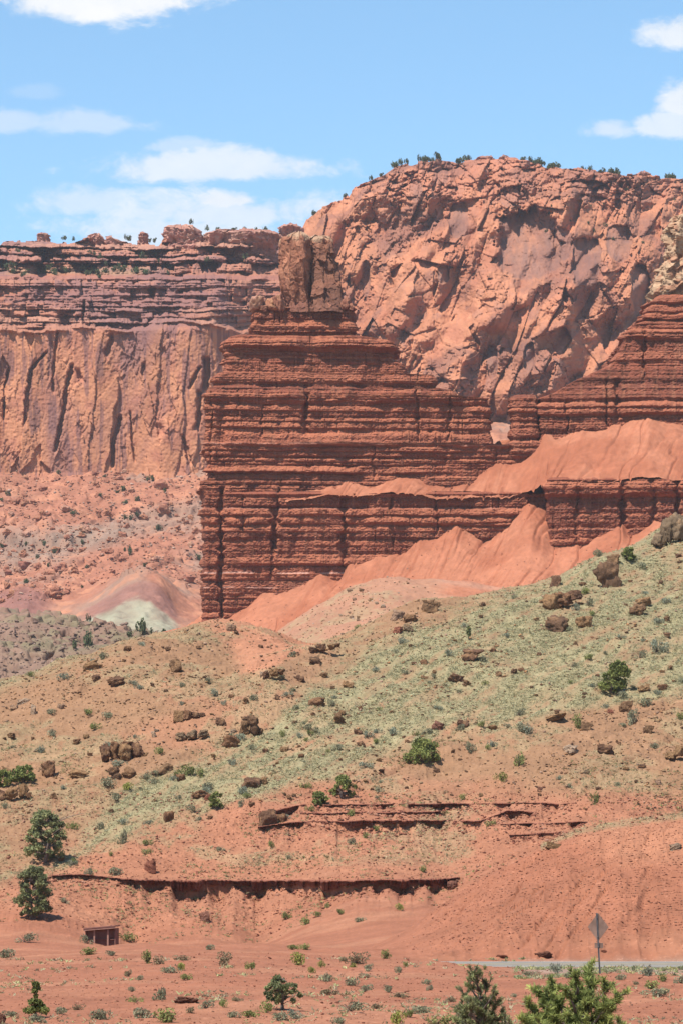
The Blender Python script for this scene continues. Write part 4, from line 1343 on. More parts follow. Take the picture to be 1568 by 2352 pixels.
slab('caprock_slab', 'big square sandstone block on the left skyline, split from the longer slab by a dark crack', 'rock slab', 1752, [(521, 378, 452, 2), (527, 374, 459, 4), (560, 380, 461, 2), (566, 370, 462, 4), (600, 366, 462, 3)], 701, amp=(3.5, 1.5, 0.5), cell=(30, 12), n=260)
slab('caprock_slab', 'long flat sandstone slab on the skyline, undercut, between the square block and the pale capstone', 'rock slab', 1752, [(531, 470, 632, 3), (537, 465, 638, 7), (560, 466, 640, 5), (572, 470, 640, 0), (600, 465, 640, -1)], 702, amp=(3.5, 1.5, 0.5), cell=(34, 12), n=320)
slab('caprock_slab', 'low rounded slab peeping out behind the pale capstone of the butte', 'rock slab', 1752, [(517, 648, 690, 2), (522, 641, 697, 5), (531, 643, 698, 3), (545, 648, 700, 2)], 703, amp=(3, 1.2, 0.4), cell=(20, 9), n=200)
slab('hoodoo', 'flat topped dark rock perched on a skyline mound, near the left edge', 'hoodoo', 1765, [(535, 79, 104, 0), (538, 77, 107, 1), (544, 80, 107, 0), (549, 82, 105, 0), (560, 70, 122, 0)], 704, amp=(1.2, 0.7, 0.4), cell=(9, 4), n=120, dy=0.6)
slab('hoodoo', 'thin stacked rock spire on the skyline left of the square block', 'hoodoo', 1760, [(533, 318, 329, 0), (536, 316, 337, 1), (540, 319, 334, 0), (544, 316, 336, 1), (548, 318, 336, 0), (551, 314, 337, 0), (566, 312, 340, 0)], 705, amp=(1.0, 0.7, 0.4), cell=(7, 4), n=120, dy=0.6)
slab('rounded_rock', 'tallest rounded red knob between the two skyline hoodoos', 'rock', 1760, [(539, 206, 230, 0), (543, 198, 234, 1), (551, 190, 240, 1), (557, 176, 250, 1), (570, 170, 262, 0)], 706, amp=(2.2, 1.0, 0.4), cell=(16, 7), n=160)
slab('rounded_rock', 'low broken knob just right of the tallest red skyline knob', 'rock', 1762, [(544, 240, 258, 0), (548, 236, 270, 1), (553, 234, 280, 1), (568, 232, 290, 0)], 707, amp=(1.8, 1.0, 0.4), cell=(12, 6), n=140)
for i, (x0, x1, y0, lab) in enumerate(((1090, 1140, 361, 'flat layered rock, left one of the two on top of the domed cliff'), (1142, 1178, 359, 'small square rock, right one of the two on top of the domed cliff'), (1465, 1500, 396, 'low dark rock on the rim of the domed cliff, towards the right edge'))):
    slab('rim_rock', lab, 'rock slab', 1846 if i < 2 else 1868, [(y0, x0 + 5, x1 - 5, 1), (y0 + 3, x0, x1, 2), (y0 + 8, x0 + 4, x1 - 3, 1), (y0 + 18, x0 - 6, x1 + 6, 1)], 710 + i, amp=(2, 1, 0.4), cell=(12, 6), n=140, dy=0.7)

# ------------------------------------------------------------------ boulders
BCOL = {'dark': [(0.205, 0.115, 0.062), (0.24, 0.13, 0.068), (0.165, 0.092, 0.055)], 'tan': [(0.30, 0.17, 0.085), (0.225, 0.115, 0.062), (0.165, 0.086, 0.052)], 'pale': [(0.42, 0.29, 0.20), (0.38, 0.235, 0.155)], 'red': [(0.28, 0.105, 0.065), (0.25, 0.115, 0.078)],
        'far': [(0.41, 0.175, 0.105), (0.36, 0.15, 0.095), (0.44, 0.225, 0.155), (0.31, 0.125, 0.085)], 'grey': [(0.20, 0.135, 0.083), (0.235, 0.16, 0.10)]}


def rock_shape(rng, sub=4):
    """broken angular block: a box cut by random planes, split by joints and pitted"""
    bm = bmesh.new()
    bmesh.ops.create_icosphere(bm, subdivisions=sub, radius=1)
    V = np.array([v.co[:] for v in bm.verts])
    F = np.array([[v.index for v in f.verts] for f in bm.faces])
    bm.free()
    ax = np.array([(1, 0, 0), (-1, 0, 0), (0, 1, 0), (0, -1, 0), (0, 0, 1), (0, 0, -1)], float) + rng.normal(0, 0.22, (6, 3))
    N = [(a / np.linalg.norm(a), rng.uniform(0.55, 0.8)) for a in ax]
    for k in range(6):
        n = rng.normal(size=3)
        N.append((n / np.linalg.norm(n), rng.uniform(0.72, 1.0)))
    r = np.full(len(V), 1.5)
    for n, o in N:
        d = V @ n
        r = np.where(d > 0.05, np.minimum(r, o / np.maximum(d, 0.05)), r)
    s = rng.uniform(0, 50)
    W = V * r[:, None]
    # layered joints: whole slices slip in or out
    n = rng.normal(size=3) * 0.35 + np.array((0, 0, 1))
    q = (W @ n) * rng.uniform(2.0, 3.4) + s
    W[:, :2] *= (1 + 0.16 * (rnd(np.floor(q), 31) - 0.5) * 2 * (rng.random() < 0.75))[:, None]
    h, e, i = facets(W[:, 0] * 2.0 + W[:, 1] * 1.4 + s, W[:, 2] * 2.4 + W[:, 1] * 0.6, seed=int(s * 10), tilt=0.8)
    g = fbm(W[:, 0] * 2.6 + s, W[:, 1] * 2.6, W[:, 2] * 2.6, oct=5, gain=0.62, seed=5)
    pit = np.clip(fbm(W[:, 0] * 4.5 + s, W[:, 1] * 4.5, W[:, 2] * 4.5, oct=3, seed=6) - 0.08, 0, 1)
    W = W * (1 + 0.20 * h + 0.26 * g - 0.45 * pit - 0.10 * np.clip(0.08 - e, 0, 1) / 0.08)[:, None]
    lo, hi = W.min(0), W.max(0)
    W = (W - (lo + hi) / 2) / ((hi - lo) / 2)        # fills a 2 x 2 x 2 box
    return W, F


def boulder_mesh(name, rng, kind, sub=3):
    V, F = rock_shape(rng)
    base = np.array(BCOL[kind][rng.integers(len(BCOL[kind]))])
    n = fbm(V[:, 0] * 1.5 + rng.uniform(0, 90), V[:, 1] * 1.5, V[:, 2] * 1.5, oct=4, seed=8)
    c = base[None] * (1 + 0.35 * n[:, None])
    # lighter lichen and dust patches
    c = lerp(c, np.array(BCOL['tan'][0]) * 1.25 if kind != 'red' else base * 1.3, sstep(0.15, 0.4, n) * 0.5)
    return raw_mesh(name, V, F, c)


rngb = np.random.default_rng(7)
ROCKS = {k: [boulder_mesh('boulder', rngb, k) for _ in range(n)] for k, n in (('tan', 14), ('pale', 5), ('red', 5), ('far', 8), ('grey', 4), ('dark', 8))}
for k in ROCKS:
    for me in ROCKS[k]:
        me.materials.append(M['boulder'])


def put_rock(kind, p, sx, sz, rng, label, group=None, sy=None, name='boulder', tilt=0.25):
    me = ROCKS[kind][rng.integers(len(ROCKS[kind]))]
    o = bpy.data.objects.new(name, me)
    COL.objects.link(o)
    o.scale = (sx / 2 * 1.08, (sy or sx * rng.uniform(0.7, 1.0)) / 2, sz / 2 * 1.35)
    o.rotation_euler = (rng.uniform(-tilt, tilt), rng.uniform(-tilt, tilt), rng.uniform(-0.5, 0.5) + (math.pi if rng.random() < 0.5 else 0))
    o.location = (p[0], p[1], p[2] + sz * 0.30)
    return tag(o, label, 'boulder', group)


def outcrop(p, blocks, rng, label, kind='tan', name='rock_outcrop'):
    """several blocks grown together; blocks: (dx, dz, w, h) metres"""
    root = empty(name, p)
    tag(root, label, 'rock outcrop')
    for (dx, dz, w, h) in blocks:
        me = ROCKS[kind][rng.integers(len(ROCKS[kind]))]
        o = bpy.data.objects.new('block', me)
        COL.objects.link(o)
        o.parent = root
        o.scale = (w / 2, w * rng.uniform(0.4, 0.55), h / 2 * 1.1)
        o.rotation_euler = (rng.uniform(-.2, .2), rng.uniform(-.25, .25), rng.uniform(0, 6))
        o.location = (dx, rng.uniform(-0.2, 0.3) * w, dz + h * 0.4)
    return root


rng = np.random.default_rng(11)
HAND = [  # picture x, foot y, width, height (picture units), kind, label
    (403, 1540, 31, 28, 'dark', 'solitary round brown boulder high on the left hump'),
    (209, 1535, 44, 20, 'tan', 'long tilted slab boulder near the crest of the left hump'),
    (263, 1573, 38, 21, 'tan', 'wide flat brown boulder below the long tilted slab on the left hump'),
    (218, 1562, 20, 14, 'tan', 'small dark boulder just left of the wide flat brown boulder on the hump'),
    (73, 1640, 17, 24, 'pale', 'pale pink boulder standing upright near the left edge of the slope'),
    (51, 1616, 28, 14, 'pale', 'whitish flat boulder just above the upright pale pink boulder'),
    (30, 1630, 18, 12, 'pale', 'small whitish boulder left of the upright pale pink boulder'),
    (138, 1628, 16, 12, 'pale', 'small pale rounded boulder right of the upright pale pink boulder'),
    (352, 1692, 13, 14, 'pale', 'small white stone upright above the cracked outcrop'),
    (262, 1786, 30, 27, 'dark', 'left half of a split boulder under the cracked outcrop'),
    (297, 1785, 42, 25, 'dark', 'right half of a split boulder under the cracked outcrop'),
    (378, 1774, 40, 25, 'dark', 'pointed brown boulder right of the split boulder'),
    (507, 1665, 25, 18, 'tan', 'tilted brown boulder left of the knobbly outcrop in the gully'),
    (531, 1713, 38, 28, 'tan', 'pitted boulder below the knobbly outcrop in the gully'),
    (113, 1782, 34, 36, 'tan', 'tall rough boulder right of the green bush at the left edge'),
    (180, 1785, 40, 18, 'tan', 'low wide boulder midway between the tall rough boulder and the split boulder'),
    (12, 1776, 26, 14, 'tan', 'boulder above the green bush at the left edge'),
    (460, 1831, 38, 16, 'tan', 'flat tan boulder left of the small bright green bush'),
    (477, 1836, 18, 13, 'red', 'small red boulder touching the flat tan boulder by the bright green bush'),
    (386, 1886, 29, 25, 'tan', 'rounded red brown boulder below the flat tan boulder, at the foot of the grass'),
    (344, 2003, 30, 28, 'red', 'upright rusty boulder on the slope above the long ledge'),
    (142, 1977, 15, 10, 'tan', 'small orange boulder at the foot of the larger juniper'),
    (989, 1403, 46, 27, 'dark', 'knobbly brown boulder on the crest of the grassy slope, in front of the pink hummock'),
    (912, 1421, 32, 22, 'pale', 'pale pink wedge of rock on the crest of the grassy slope'),
    (940, 1428, 38, 20, 'dark', 'dark undercut boulder touching the pale wedge on the crest'),
    (935, 1448, 26, 14, 'grey', 'grey boulder just below the dark undercut boulder on the crest'),
    (601, 1553, 13, 12, 'pale', 'small white stone in the gully beside the dark crest rocks'),
    (722, 1523, 27, 15, 'dark', 'dark small boulder below the left crest of the grassy slope'),
    (690, 1565, 20, 14, 'tan', 'brown boulder among shrubs near the gully, below the dark small boulder'),
    (781, 1662, 30, 28, 'dark', 'blocky red brown boulder alone in the middle of the grass'),
    (726, 1619, 38, 18, 'tan', 'broken boulder in the grass, upper left of the blocky red brown boulder'),
    (565, 1616, 18, 15, 'dark', 'small dark boulder at the bottom of the gully'),
    (1085, 1516, 50, 29, 'tan', 'large pitted orange boulder in the grass below the slender dark tree'),
    (1044, 1566, 36, 17, 'tan', 'hollow orange boulder below the large pitted orange boulder'),
    (1004, 1673, 27, 18, 'red', 'shiny brown boulder in the grass above the round green bush'),
    (1063, 1670, 30, 17, 'tan', 'brown boulder right of the shiny brown boulder in the grass'),
    (577, 1807, 42, 24, 'tan', 'angular tan boulder at the lower edge of the grass'),
    (606, 1800, 20, 15, 'tan', 'small boulder touching the angular tan boulder at the lower grass edge'),
    (576, 1852, 15, 11, 'tan', 'small brown boulder below the angular tan boulder'),
    (614, 1894, 44, 36, 'tan', 'big rough tan boulder at the left end of the red ledges'),
    (646, 1886, 26, 18, 'tan', 'smaller boulder leaning on the big rough one at the ledge end'),
    (1397, 1348, 50, 62, 'dark', 'tall dark brown monolith standing on the grassy crest'),
    (1414, 1293, 34, 22, 'dark', 'dark boulder behind the tall monolith on the crest'),
    (1276, 1345, 28, 26, 'tan', 'boulder on the crest, left of the big tan slabs'),
    (1280, 1448, 52, 36, 'dark', 'large dark purple brown boulder under the big tan slabs'),
    (1340, 1439, 33, 28, 'tan', 'orange faced boulder right of the large purple brown boulder'),
    (1463, 1412, 38, 28, 'dark', 'lower boulder of the leaning pair right of the monolith'),
    (1480, 1390, 34, 20, 'tan', 'upper boulder of the leaning pair right of the monolith'),
    (1437, 1633, 30, 23, 'dark', 'dark wedge boulder right below the large green juniper on the slope'),
    (1403, 1638, 16, 10, 'red', 'small dark stone left of the dark wedge boulder'),
    (1347, 1675, 28, 18, 'dark', 'hollow boulder casting a dark shadow beside a grey shrub, under the wedge boulder'),
    (1309, 1730, 33, 22, 'pale', 'pale grey boulder with a dark shadow on the bare slope'),
    (1390, 1728, 38, 18, 'tan', 'jagged boulder right of the pale grey boulder'),
    (1272, 1653, 50, 13, 'tan', 'long low orange boulder below the large juniper of the slope'),
    (1268, 1949, 38, 14, 'tan', 'yellow flat rock on the edge of the road cutting'),
    (1548, 1950, 28, 16, 'pale', 'pale rock on the edge of the road cutting at the right margin'),
    (1239, 1816, 12, 10, 'red', 'small purple stone alone on the bare slope above the upper red ledge'),
    (1345, 1777, 16, 11, 'grey', 'round grey stone alone on the bare slope below the pale grey boulder'),
    (1510, 1802, 16, 13, 'pale', 'pale stone on the bare slope near the right edge'),
    (1520, 1585, 22, 16, 'tan', 'dark boulder near the right edge, right of the large juniper'),
    (1480, 1588, 28, 15, 'tan', 'tan boulder between the large juniper and the right edge'),
    (430, 2303, 52, 13, 'red', 'flat dark red slab on the red flat left of the small dark juniper'),
    (6, 2352, 24, 26, 'red', 'dark red rock cut by the bottom left corner'),
    (470, 2113, 24, 20, 'red', 'pale red slab leaning on the bank below the long ledge'),
    (1036, 2042, 26, 22, 'red', 'smooth purple red slab closing the right end of the long ledge'),
    (1150, 2200, 26, 8, 'red', 'left one of two low red rocks at the foot of the road cutting'),
    (1245, 2197, 40, 9, 'red', 'right one of two low red rocks at the foot of the road cutting'),
    (1385, 2186, 14, 7, 'red', 'red stone at the foot of the cutting just right of the sign post'),
]
for (x, y, w, h, kd, lab) in HAND:
    p = hill.at(x, y)
    m = K * p.y
    put_rock(kd, p, w * m, h * m, rng, lab)


def oc(x, y, blocks, lab, kind='tan'):
    p = hill.at(x, y)
    m = K * p.y
    outcrop(p, [(a * m, b * m, c * m, d * m) for a, b, c, d in blocks], rng, lab, kind)


oc(283, 1745, [(-42, 0, 26, 40), (-20, 0, 34, 44), (4, 0, 30, 40), (8, 26, 26, 18), (30, 6, 34, 40), (48, 0, 18, 18), (-4, -4, 22, 18)], 'large cracked tan outcrop of upright blocks on the lower left slope')
oc(425, 1655, [(-16, 0, 26, 26), (6, 2, 24, 24), (24, 6, 22, 16), (38, 10, 16, 10)], 'stepped tan outcrop above the gully, right of the hump')
oc(572, 1686, [(-10, 0, 26, 34), (10, 4, 30, 40), (-2, 22, 22, 22), (24, 0, 18, 16)], 'knobbly hollowed outcrop at the top of the gully', 'dark')
oc(30, 1838, [(-30, 0, 36, 26), (-4, 4, 30, 30), (22, 12, 26, 28), (34, 6, 16, 14)], 'dark overhanging outcrop at the left edge under the green bush')
oc(623, 1557, [(-12, 0, 22, 18), (6, 4, 22, 20), (22, 8, 16, 14)], 'dark broken rocks on the crest beside the white stone')
oc(733, 1502, [(-16, 0, 24, 18), (4, 4, 26, 20), (24, 10, 24, 14), (40, 16, 16, 10)], 'row of dark rocks along the left crest of the grassy slope')
oc(1292, 1398, [(-26, -4, 40, 40), (0, 10, 46, 34), (26, 22, 36, 24)], 'big smooth tan slabs leaning together on the crest left of the monolith')
oc(1546, 1246, [(-34, -2, 30, 34), (-16, 8, 40, 56), (14, 14, 46, 62), (44, 20, 44, 60), (-20, -8, 24, 20)], 'big grey brown outcrop on the crest at the right edge', 'grey')
oc(1556, 1744, [(-18, 0, 28, 20), (4, 8, 34, 26), (28, 2, 30, 30)], 'dark undercut outcrop at the right edge of the bare slope')
oc(440, 1700, [(-24, 0, 26, 20), (0, 4, 34, 22), (26, 8, 24, 18)], 'pale grey weathered outcrop left of the pitted boulder', 'grey')

# scattered smaller boulders, each on its own
core = np.clip(hill.grass * 1.2 + 0.3, 0, 1) * (hill.py < 1900) * (hill.Y > 350)
p, r, c = hill.scatter(185, core, rng)
for q, rr, cc in zip(p, r, c):
    m = K * q[1]
    w = float(rng.choice([8, 11, 15, 21], p=[.35, .35, .2, .1])) * m * rng.uniform(0.8, 1.25)
    left = hill.px[rr, cc] < 600
    if left:
        put_rock(str(rng.choice(['tan', 'dark', 'pale'], p=[.52, .33, .15])), q, w, w * rng.uniform(0.45, 0.75), rng, 'small weathered boulder lying among scrub on the left hump and slope', 'small boulders of the left hump')
    else:
        put_rock(str(rng.choice(['tan', 'dark', 'red'], p=[.55, .38, .07])), q, w, w * rng.uniform(0.45, 0.75), rng, 'small weathered boulder lying in the pale grass of the long slope', 'small boulders in the grass')
p, r, c = hummock.scatter(22, (1 - sstep(880, 1000, hummock.px)) + 0.03, rng)
for q in p:
    m = K * q[1]
    w = rng.uniform(6, 12) * m
    put_rock('pale' if rng.random() < 0.6 else 'tan', q, w, w * 0.6, rng, 'small boulder on the pale pink hummock below the butte', 'boulders of the pink hummock')

# pale boulders on the shoulders of the butte
for x, y, w, h, lab in ((590, 708, 36, 34, 'large round tan boulder on the left shoulder of the butte'), (622, 706, 30, 26, 'tan boulder between the round one and the capstone of the butte'), (640, 706, 26, 34, 'tan boulder leaning on the left foot of the capstone'),
                        (606, 712, 18, 13, 'small tan boulder in front of the round one on the left shoulder'), (792, 704, 24, 26, 'tan boulder leaning on the right foot of the capstone'), (806, 708, 16, 13, 'small tan boulder on the right shoulder of the butte'), (752, 706, 22, 14, 'flat boulder in front of the capstone of the butte')):
    q = P(x, y, 915.5)
    put_rock('far', q, w * MPX, h * MPX, rng, lab)

# far talus: the biggest fallen blocks one by one
cover = (far.py < inter(far.px, [(-200, 1400), (120, 1380), (215, 1350), (300, 1318), (380, 1318), (470, 1370), (600, 1400)])) * (far.py > 1075)
p, r, c = far.scatter(210, cover * (far.px < 480), rng)
for q in p:
    m = K * q[1]
    w = float(rng.choice([11, 15, 20, 30], p=[.35, .35, .22, .08])) * m
    put_rock('far', q, w, w * rng.uniform(0.45, 0.8), rng, 'fallen orange block among many on the far slope below the cliff wall', 'fallen blocks of the far slope', tilt=0.5, name='fallen_block')


def stones(name, sets, mat):
    """many tiny stones in one mesh; sets: (points, size array, colours)"""
    oct_v = np.array([(1, 0, 0), (-1, 0, 0), (0, 1, 0), (0, -1, 0), (0, 0, 1), (0, 0, -1), (.6, .6, .5), (-.6, .6, .45), (.6, -.6, .5), (-.6, -.6, .45)], float)
    f = np.array([(0, 6, 4), (6, 2, 4), (2, 7, 4), (7, 1, 4), (1, 9, 4), (9, 3, 4), (3, 8, 4), (8, 0, 4), (0, 2, 6), (2, 1, 7), (1, 3, 9), (3, 0, 8), (2, 0, 5), (1, 2, 5), (3, 1, 5), (0, 3, 5)])
    VV, FF, CC, n = [], [], [], 0
    for p, s, col in sets:
        k = len(p)
        a = rng.uniform(0, 6.28, k)
        v = oct_v[None] * (1 + rng.uniform(-0.35, 0.35, (k, 10, 3)))
        sc = np.stack([s * rng.uniform(.7, 1.3, k), s * rng.uniform(.6, 1.1, k), s * rng.uniform(.35, .8, k)], -1)
        v = v * sc[:, None] / 2
        ca, sa = np.cos(a)[:, None], np.sin(a)[:, None]
        x = v[..., 0] * ca - v[..., 1] * sa
        y = v[..., 0] * sa + v[..., 1] * ca
        z = v[..., 2] + x * rng.uniform(-.4, .4, k)[:, None]
        v = np.stack([x, y, z], -1) + (p + np.array([0, 0, 1]) * s[:, None] * 0.12)[:, None]
        VV.append(v.reshape(-1, 3))
        FF.append((f[None] + (np.arange(k) * 10)[:, None, None] + n).reshape(-1, 3))
        CC.append(np.repeat(col, 10, 0))
        n += k * 10
    return link(name, raw_mesh(name, np.concatenate(VV), np.concatenate(FF), np.concatenate(CC)), mat)


def pick(cols, k):
    cols = np.array(cols)
    return cols[rng.integers(len(cols), size=k)] * rng.uniform(0.75, 1.25, (k, 1))


TANS = BCOL['tan'] + [(0.40, 0.26, 0.15), (0.40, 0.205, 0.10), (0.38, 0.235, 0.16)]
REDS = [(0.36, 0.14, 0.088), (0.29, 0.105, 0.067), (0.46, 0.235, 0.155), (0.22, 0.080, 0.052)]
dens = sstep(335, 350, hill.Y) * (0.35 + 0.65 * sstep(-0.2, 0.4, fbm(hill.X / 11, hill.Y / 11, oct=3, seed=151))) * (hill.py < 2020)
p1, r1, c1 = hill.scatter(13000, dens * (hill.py < 1850 + 60 * fbm(hill.px / 60, hill.py / 40, oct=2, seed=152)), rng)
p2, r2, c2 = hill.scatter(11000, sstep(320, 335, hill.Y) * (hill.py > 1820) + 0.0, rng)
p3, r3, c3 = hill.scatter(8000, sstep(199, 204, hill.Y) * (hill.Y < 235) * sstep(900, 1050, hill.px), rng)
p4, r4, c4 = hill.scatter(10000, (hill.Y < 186) * (hill.Y > 80) * (hill.Z < 0), rng)
qs = []
for L, a, b, k in ((LED1, 80, 1050, 700), (LED2, 620, 1310, 420), (LED3, 600, 1235, 420), (LED4, 1150, 1340, 160), (LED5, 1170, 1295, 160), (LED6, 700, 1000, 160)):
    x = rng.uniform(a, b, k)
    y = L(x) - 0.3 - rng.exponential(1.6, k)
    rr = np.clip(np.searchsorted(hill.Y[:, 0], y), 0, hill.nr - 1)
    colpx = (hill.X[0] / hill.Y[0] / K + 784)
    cc = np.clip(np.searchsorted(colpx, x), 0, hill.nc - 1)
    qs.append(hill.V[rr, cc])
p9 = np.concatenate(qs)
tag(stones('rubble', [(p9, K * p9[:, 1] * rng.choice([3.0, 5.0, 8.0, 12.0], len(p9), p=[.45, .32, .17, .06]), pick(REDS, len(p9))),
                      (p1, K * p1[:, 1] * rng.choice([2.6, 4.0, 6.2, 9.0], 13000, p=[.42, .32, .18, .08]), pick(TANS, 13000)),
                      (p2, K * p2[:, 1] * rng.choice([2.4, 3.4, 5.0, 8.0], 11000, p=[.45, .33, .16, .06]), pick(REDS, 11000)),
                      (p3, K * p3[:, 1] * rng.choice([2.0, 3.0, 4.4, 6.5], 8000, p=[.45, .35, .16, .04]), pick(REDS, 8000)),
                      (p4, K * p4[:, 1] * rng.choice([1.8, 2.8, 4.6, 8.0], 10000, p=[.5, .32, .14, .04]), pick(REDS, 10000))], M['boulder']), kind='stuff')
p5, r5, c5 = far.scatter(11000, cover + 0.0, rng)
p6, r6, c6 = gray.scatter(2200, gray.py > 1425, rng)
p7, r7, c7 = hummock.scatter(900, (1 - sstep(850, 1000, hummock.px)) + 0.05, rng)
p8, r8, c8 = talus.scatter(4200, np.ones(talus.X.shape), rng)
FARC = BCOL['far'] + [(0.46, 0.30, 0.225), (0.35, 0.23, 0.175)]
tag(stones('scree', [(p5, K * p5[:, 1] * rng.choice([3.0, 4.6, 7.0, 10.0], 11000, p=[.4, .33, .2, .07]), pick(FARC, 11000)),
                     (p6, K * p6[:, 1] * rng.choice([3, 5, 8, 14], 2200, p=[.4, .32, .2, .08]), pick([(0.24, 0.155, 0.12), (0.31, 0.21, 0.165), (0.17, 0.11, 0.088)], 2200)),
                     (p7, K * p7[:, 1] * rng.choice([2, 3, 5], 900), pick(TANS + [(0.55, 0.42, 0.33)], 900)),
                     (p8, K * p8[:, 1] * rng.choice([1.5, 2.4, 4.2], 4200, p=[.6, .33, .07]), pick([(0.44, 0.19, 0.12), (0.34, 0.12, 0.075), (0.50, 0.27, 0.19), (0.24, 0.085, 0.055)], 4200))], M['boulder']), kind='stuff')

# ------------------------------------------------------------------ rock ledges across the red slope


def ledge(kc, L, H, px0, px1, over, seed, label):
    n = int((px1 - px0) / 0.8)
    px = np.linspace(px0, px1, n)
    Yl = L(px)
    h = np.maximum(H(px), 0.02)
    X = (px - 784) * K * Yl / CT
    z0 = np.interp(px, LCURVE[kc][0], LCURVE[kc][2])
    hb, e, i = facets(px / 17.0, px * 0 + seed, seed=seed, tilt=0.3)
    o = over * (0.35 + 1.1 * np.clip(hb + 0.4, 0, 1.2) + 0.35 * fbm(px / 6.0, px * 0, oct=3, seed=seed + 40)) * np.minimum(1, h / 0.35)
    th = h * (0.22 + 0.30 * np.clip(hb + 0.5, 0, 1))
    prof = [(1.8, -0.2, 0), (0.8, 0.03, 0), (0.1, 0.05, 0), (-1.0, 0.02, 1), (-1.0, -0.22, 1), (-0.66, -0.26, 1), (-0.74, -0.52, 1), (-0.42, -0.56, 1), (-0.50, -0.95, 1), (0.2, -1.05, 1), (0.35, -1.6, 2), (0.30, -2.4, 2), (0.25, -3.8, 2), (1.8, -4.0, 2)]
    V = []
    for a, (dy, dz, kd) in enumerate(prof):
        nz = 0.5 * fbm(px / 9.0, px * 0 + a * 1.1, oct=2, seed=seed + a) + (2.2 if kd == 1 else 0.6) * facets(px / 12.0 + (a // 2) * 4.7, px * 0 + a // 2, seed=seed + 9, tilt=0.1)[0]
        y = Yl + np.where(dy < 0, dy * o, dy) + nz * 0.10
        z = z0 + (dz if kd == 0 else np.where(kd == 1, dz, dz * 1.0) * th) + nz * 0.04
        V.append(np.stack([X, y, z], -1))
    V = np.stack(V, 0)
    col = np.broadcast_to(np.array((0.32, 0.122, 0.078)), V.shape) * (1 + 0.18 * fbm(V[..., 0] / 0.7, V[..., 2] / 0.15, oct=3, seed=seed)[..., None])
    me = raw_mesh('rock_ledge', V, grid_faces(V.shape[0], V.shape[1], False)[:, ::-1], col)
    tag(link('rock_ledge', me, M['boulder']), label, 'ledge')


ledge(0, LED1, H1, 125, 1052, 1.55, 801, 'long dark red ledge with deep shadow, lowest of the ledges, above the shelter')
ledge(1, LED2, H2, 606, 1320, 0.85, 802, 'thin broken red ledge, highest of the ledges, at the foot of the grass')
ledge(2, LED3, H3, 594, 1240, 1.05, 803, 'jagged red ledge between the thin broken one and the long dark one')
ledge(3, LED4, H4, 1145, 1345, 0.8, 804, 'short broken red ledge right of the jagged one, upper of the two short ones')
ledge(4, LED5, H5, 1165, 1300, 0.8, 805, 'short broken red ledge right of the jagged one, lower of the two short ones')
ledge(5, LED6, H6, 690, 1010, 0.5, 806, 'faint low red step between the thin broken ledge and the jagged one')
# ------------------------------------------------------------------ plants
def quads(c, size, rng, col, up=0.0, aspect=1.6):
    """small leaf faces at centres c; returns V, F, colours"""
    k = len(c)
    a = rng.normal(size=(k, 3))
    a[:, 2] += up
    a /= np.linalg.norm(a, axis=1, keepdims=True)
    b = np.cross(a, rng.normal(size=(k, 3)))
    b /= np.linalg.norm(b, axis=1, keepdims=True) + 1e-9
    s = (size * rng.uniform(0.6, 1.3, k))[:, None] / 2
    A, B = a * s * aspect, b * s
    V = np.stack([c - A, c + B * 0.9, c + A, c - B * 0.9], 1).reshape(-1, 3)
    F = np.arange(k * 4).reshape(k, 4)
    return V, F, np.repeat(col, 4, 0)


def merge(parts):
    V, F, C, n = [], [], [], 0
    for v, f, c in parts:
        V.append(v)
        F.append(f + n)
        C.append(c)
        n += len(v)
    return np.concatenate(V), np.concatenate(F), np.concatenate(C)


LEAF = {'juniper': [(0.19, 0.205, 0.092), (0.235, 0.25, 0.105), (0.145, 0.16, 0.085), (0.28, 0.28, 0.12)],
        'bright': [(0.190, 0.212, 0.062), (0.255, 0.268, 0.080), (0.135, 0.158, 0.052)],
        'sage': [(0.292, 0.284, 0.166), (0.241, 0.245, 0.142), (0.344, 0.318, 0.198), (0.215, 0.206, 0.135)],
        'blue': [(0.267, 0.284, 0.198), (0.224, 0.249, 0.182), (0.310, 0.318, 0.222)],
        'green': [(0.232, 0.249, 0.079), (0.284, 0.292, 0.103), (0.181, 0.198, 0.071)],
        'yellow': [(0.342, 0.342, 0.083), (0.279, 0.288, 0.066), (0.234, 0.234, 0.075)],
        'brown': [(0.275, 0.202, 0.119), (0.215, 0.163, 0.099), (0.301, 0.241, 0.135)],
        'far': [(0.099, 0.126, 0.058), (0.126, 0.149, 0.066), (0.077, 0.099, 0.050)]}


def tone(kind, k, rng):
    c = np.array(LEAF[kind])
    return c[rng.integers(len(c), size=k)] * rng.uniform(0.75, 1.3, (k, 1))


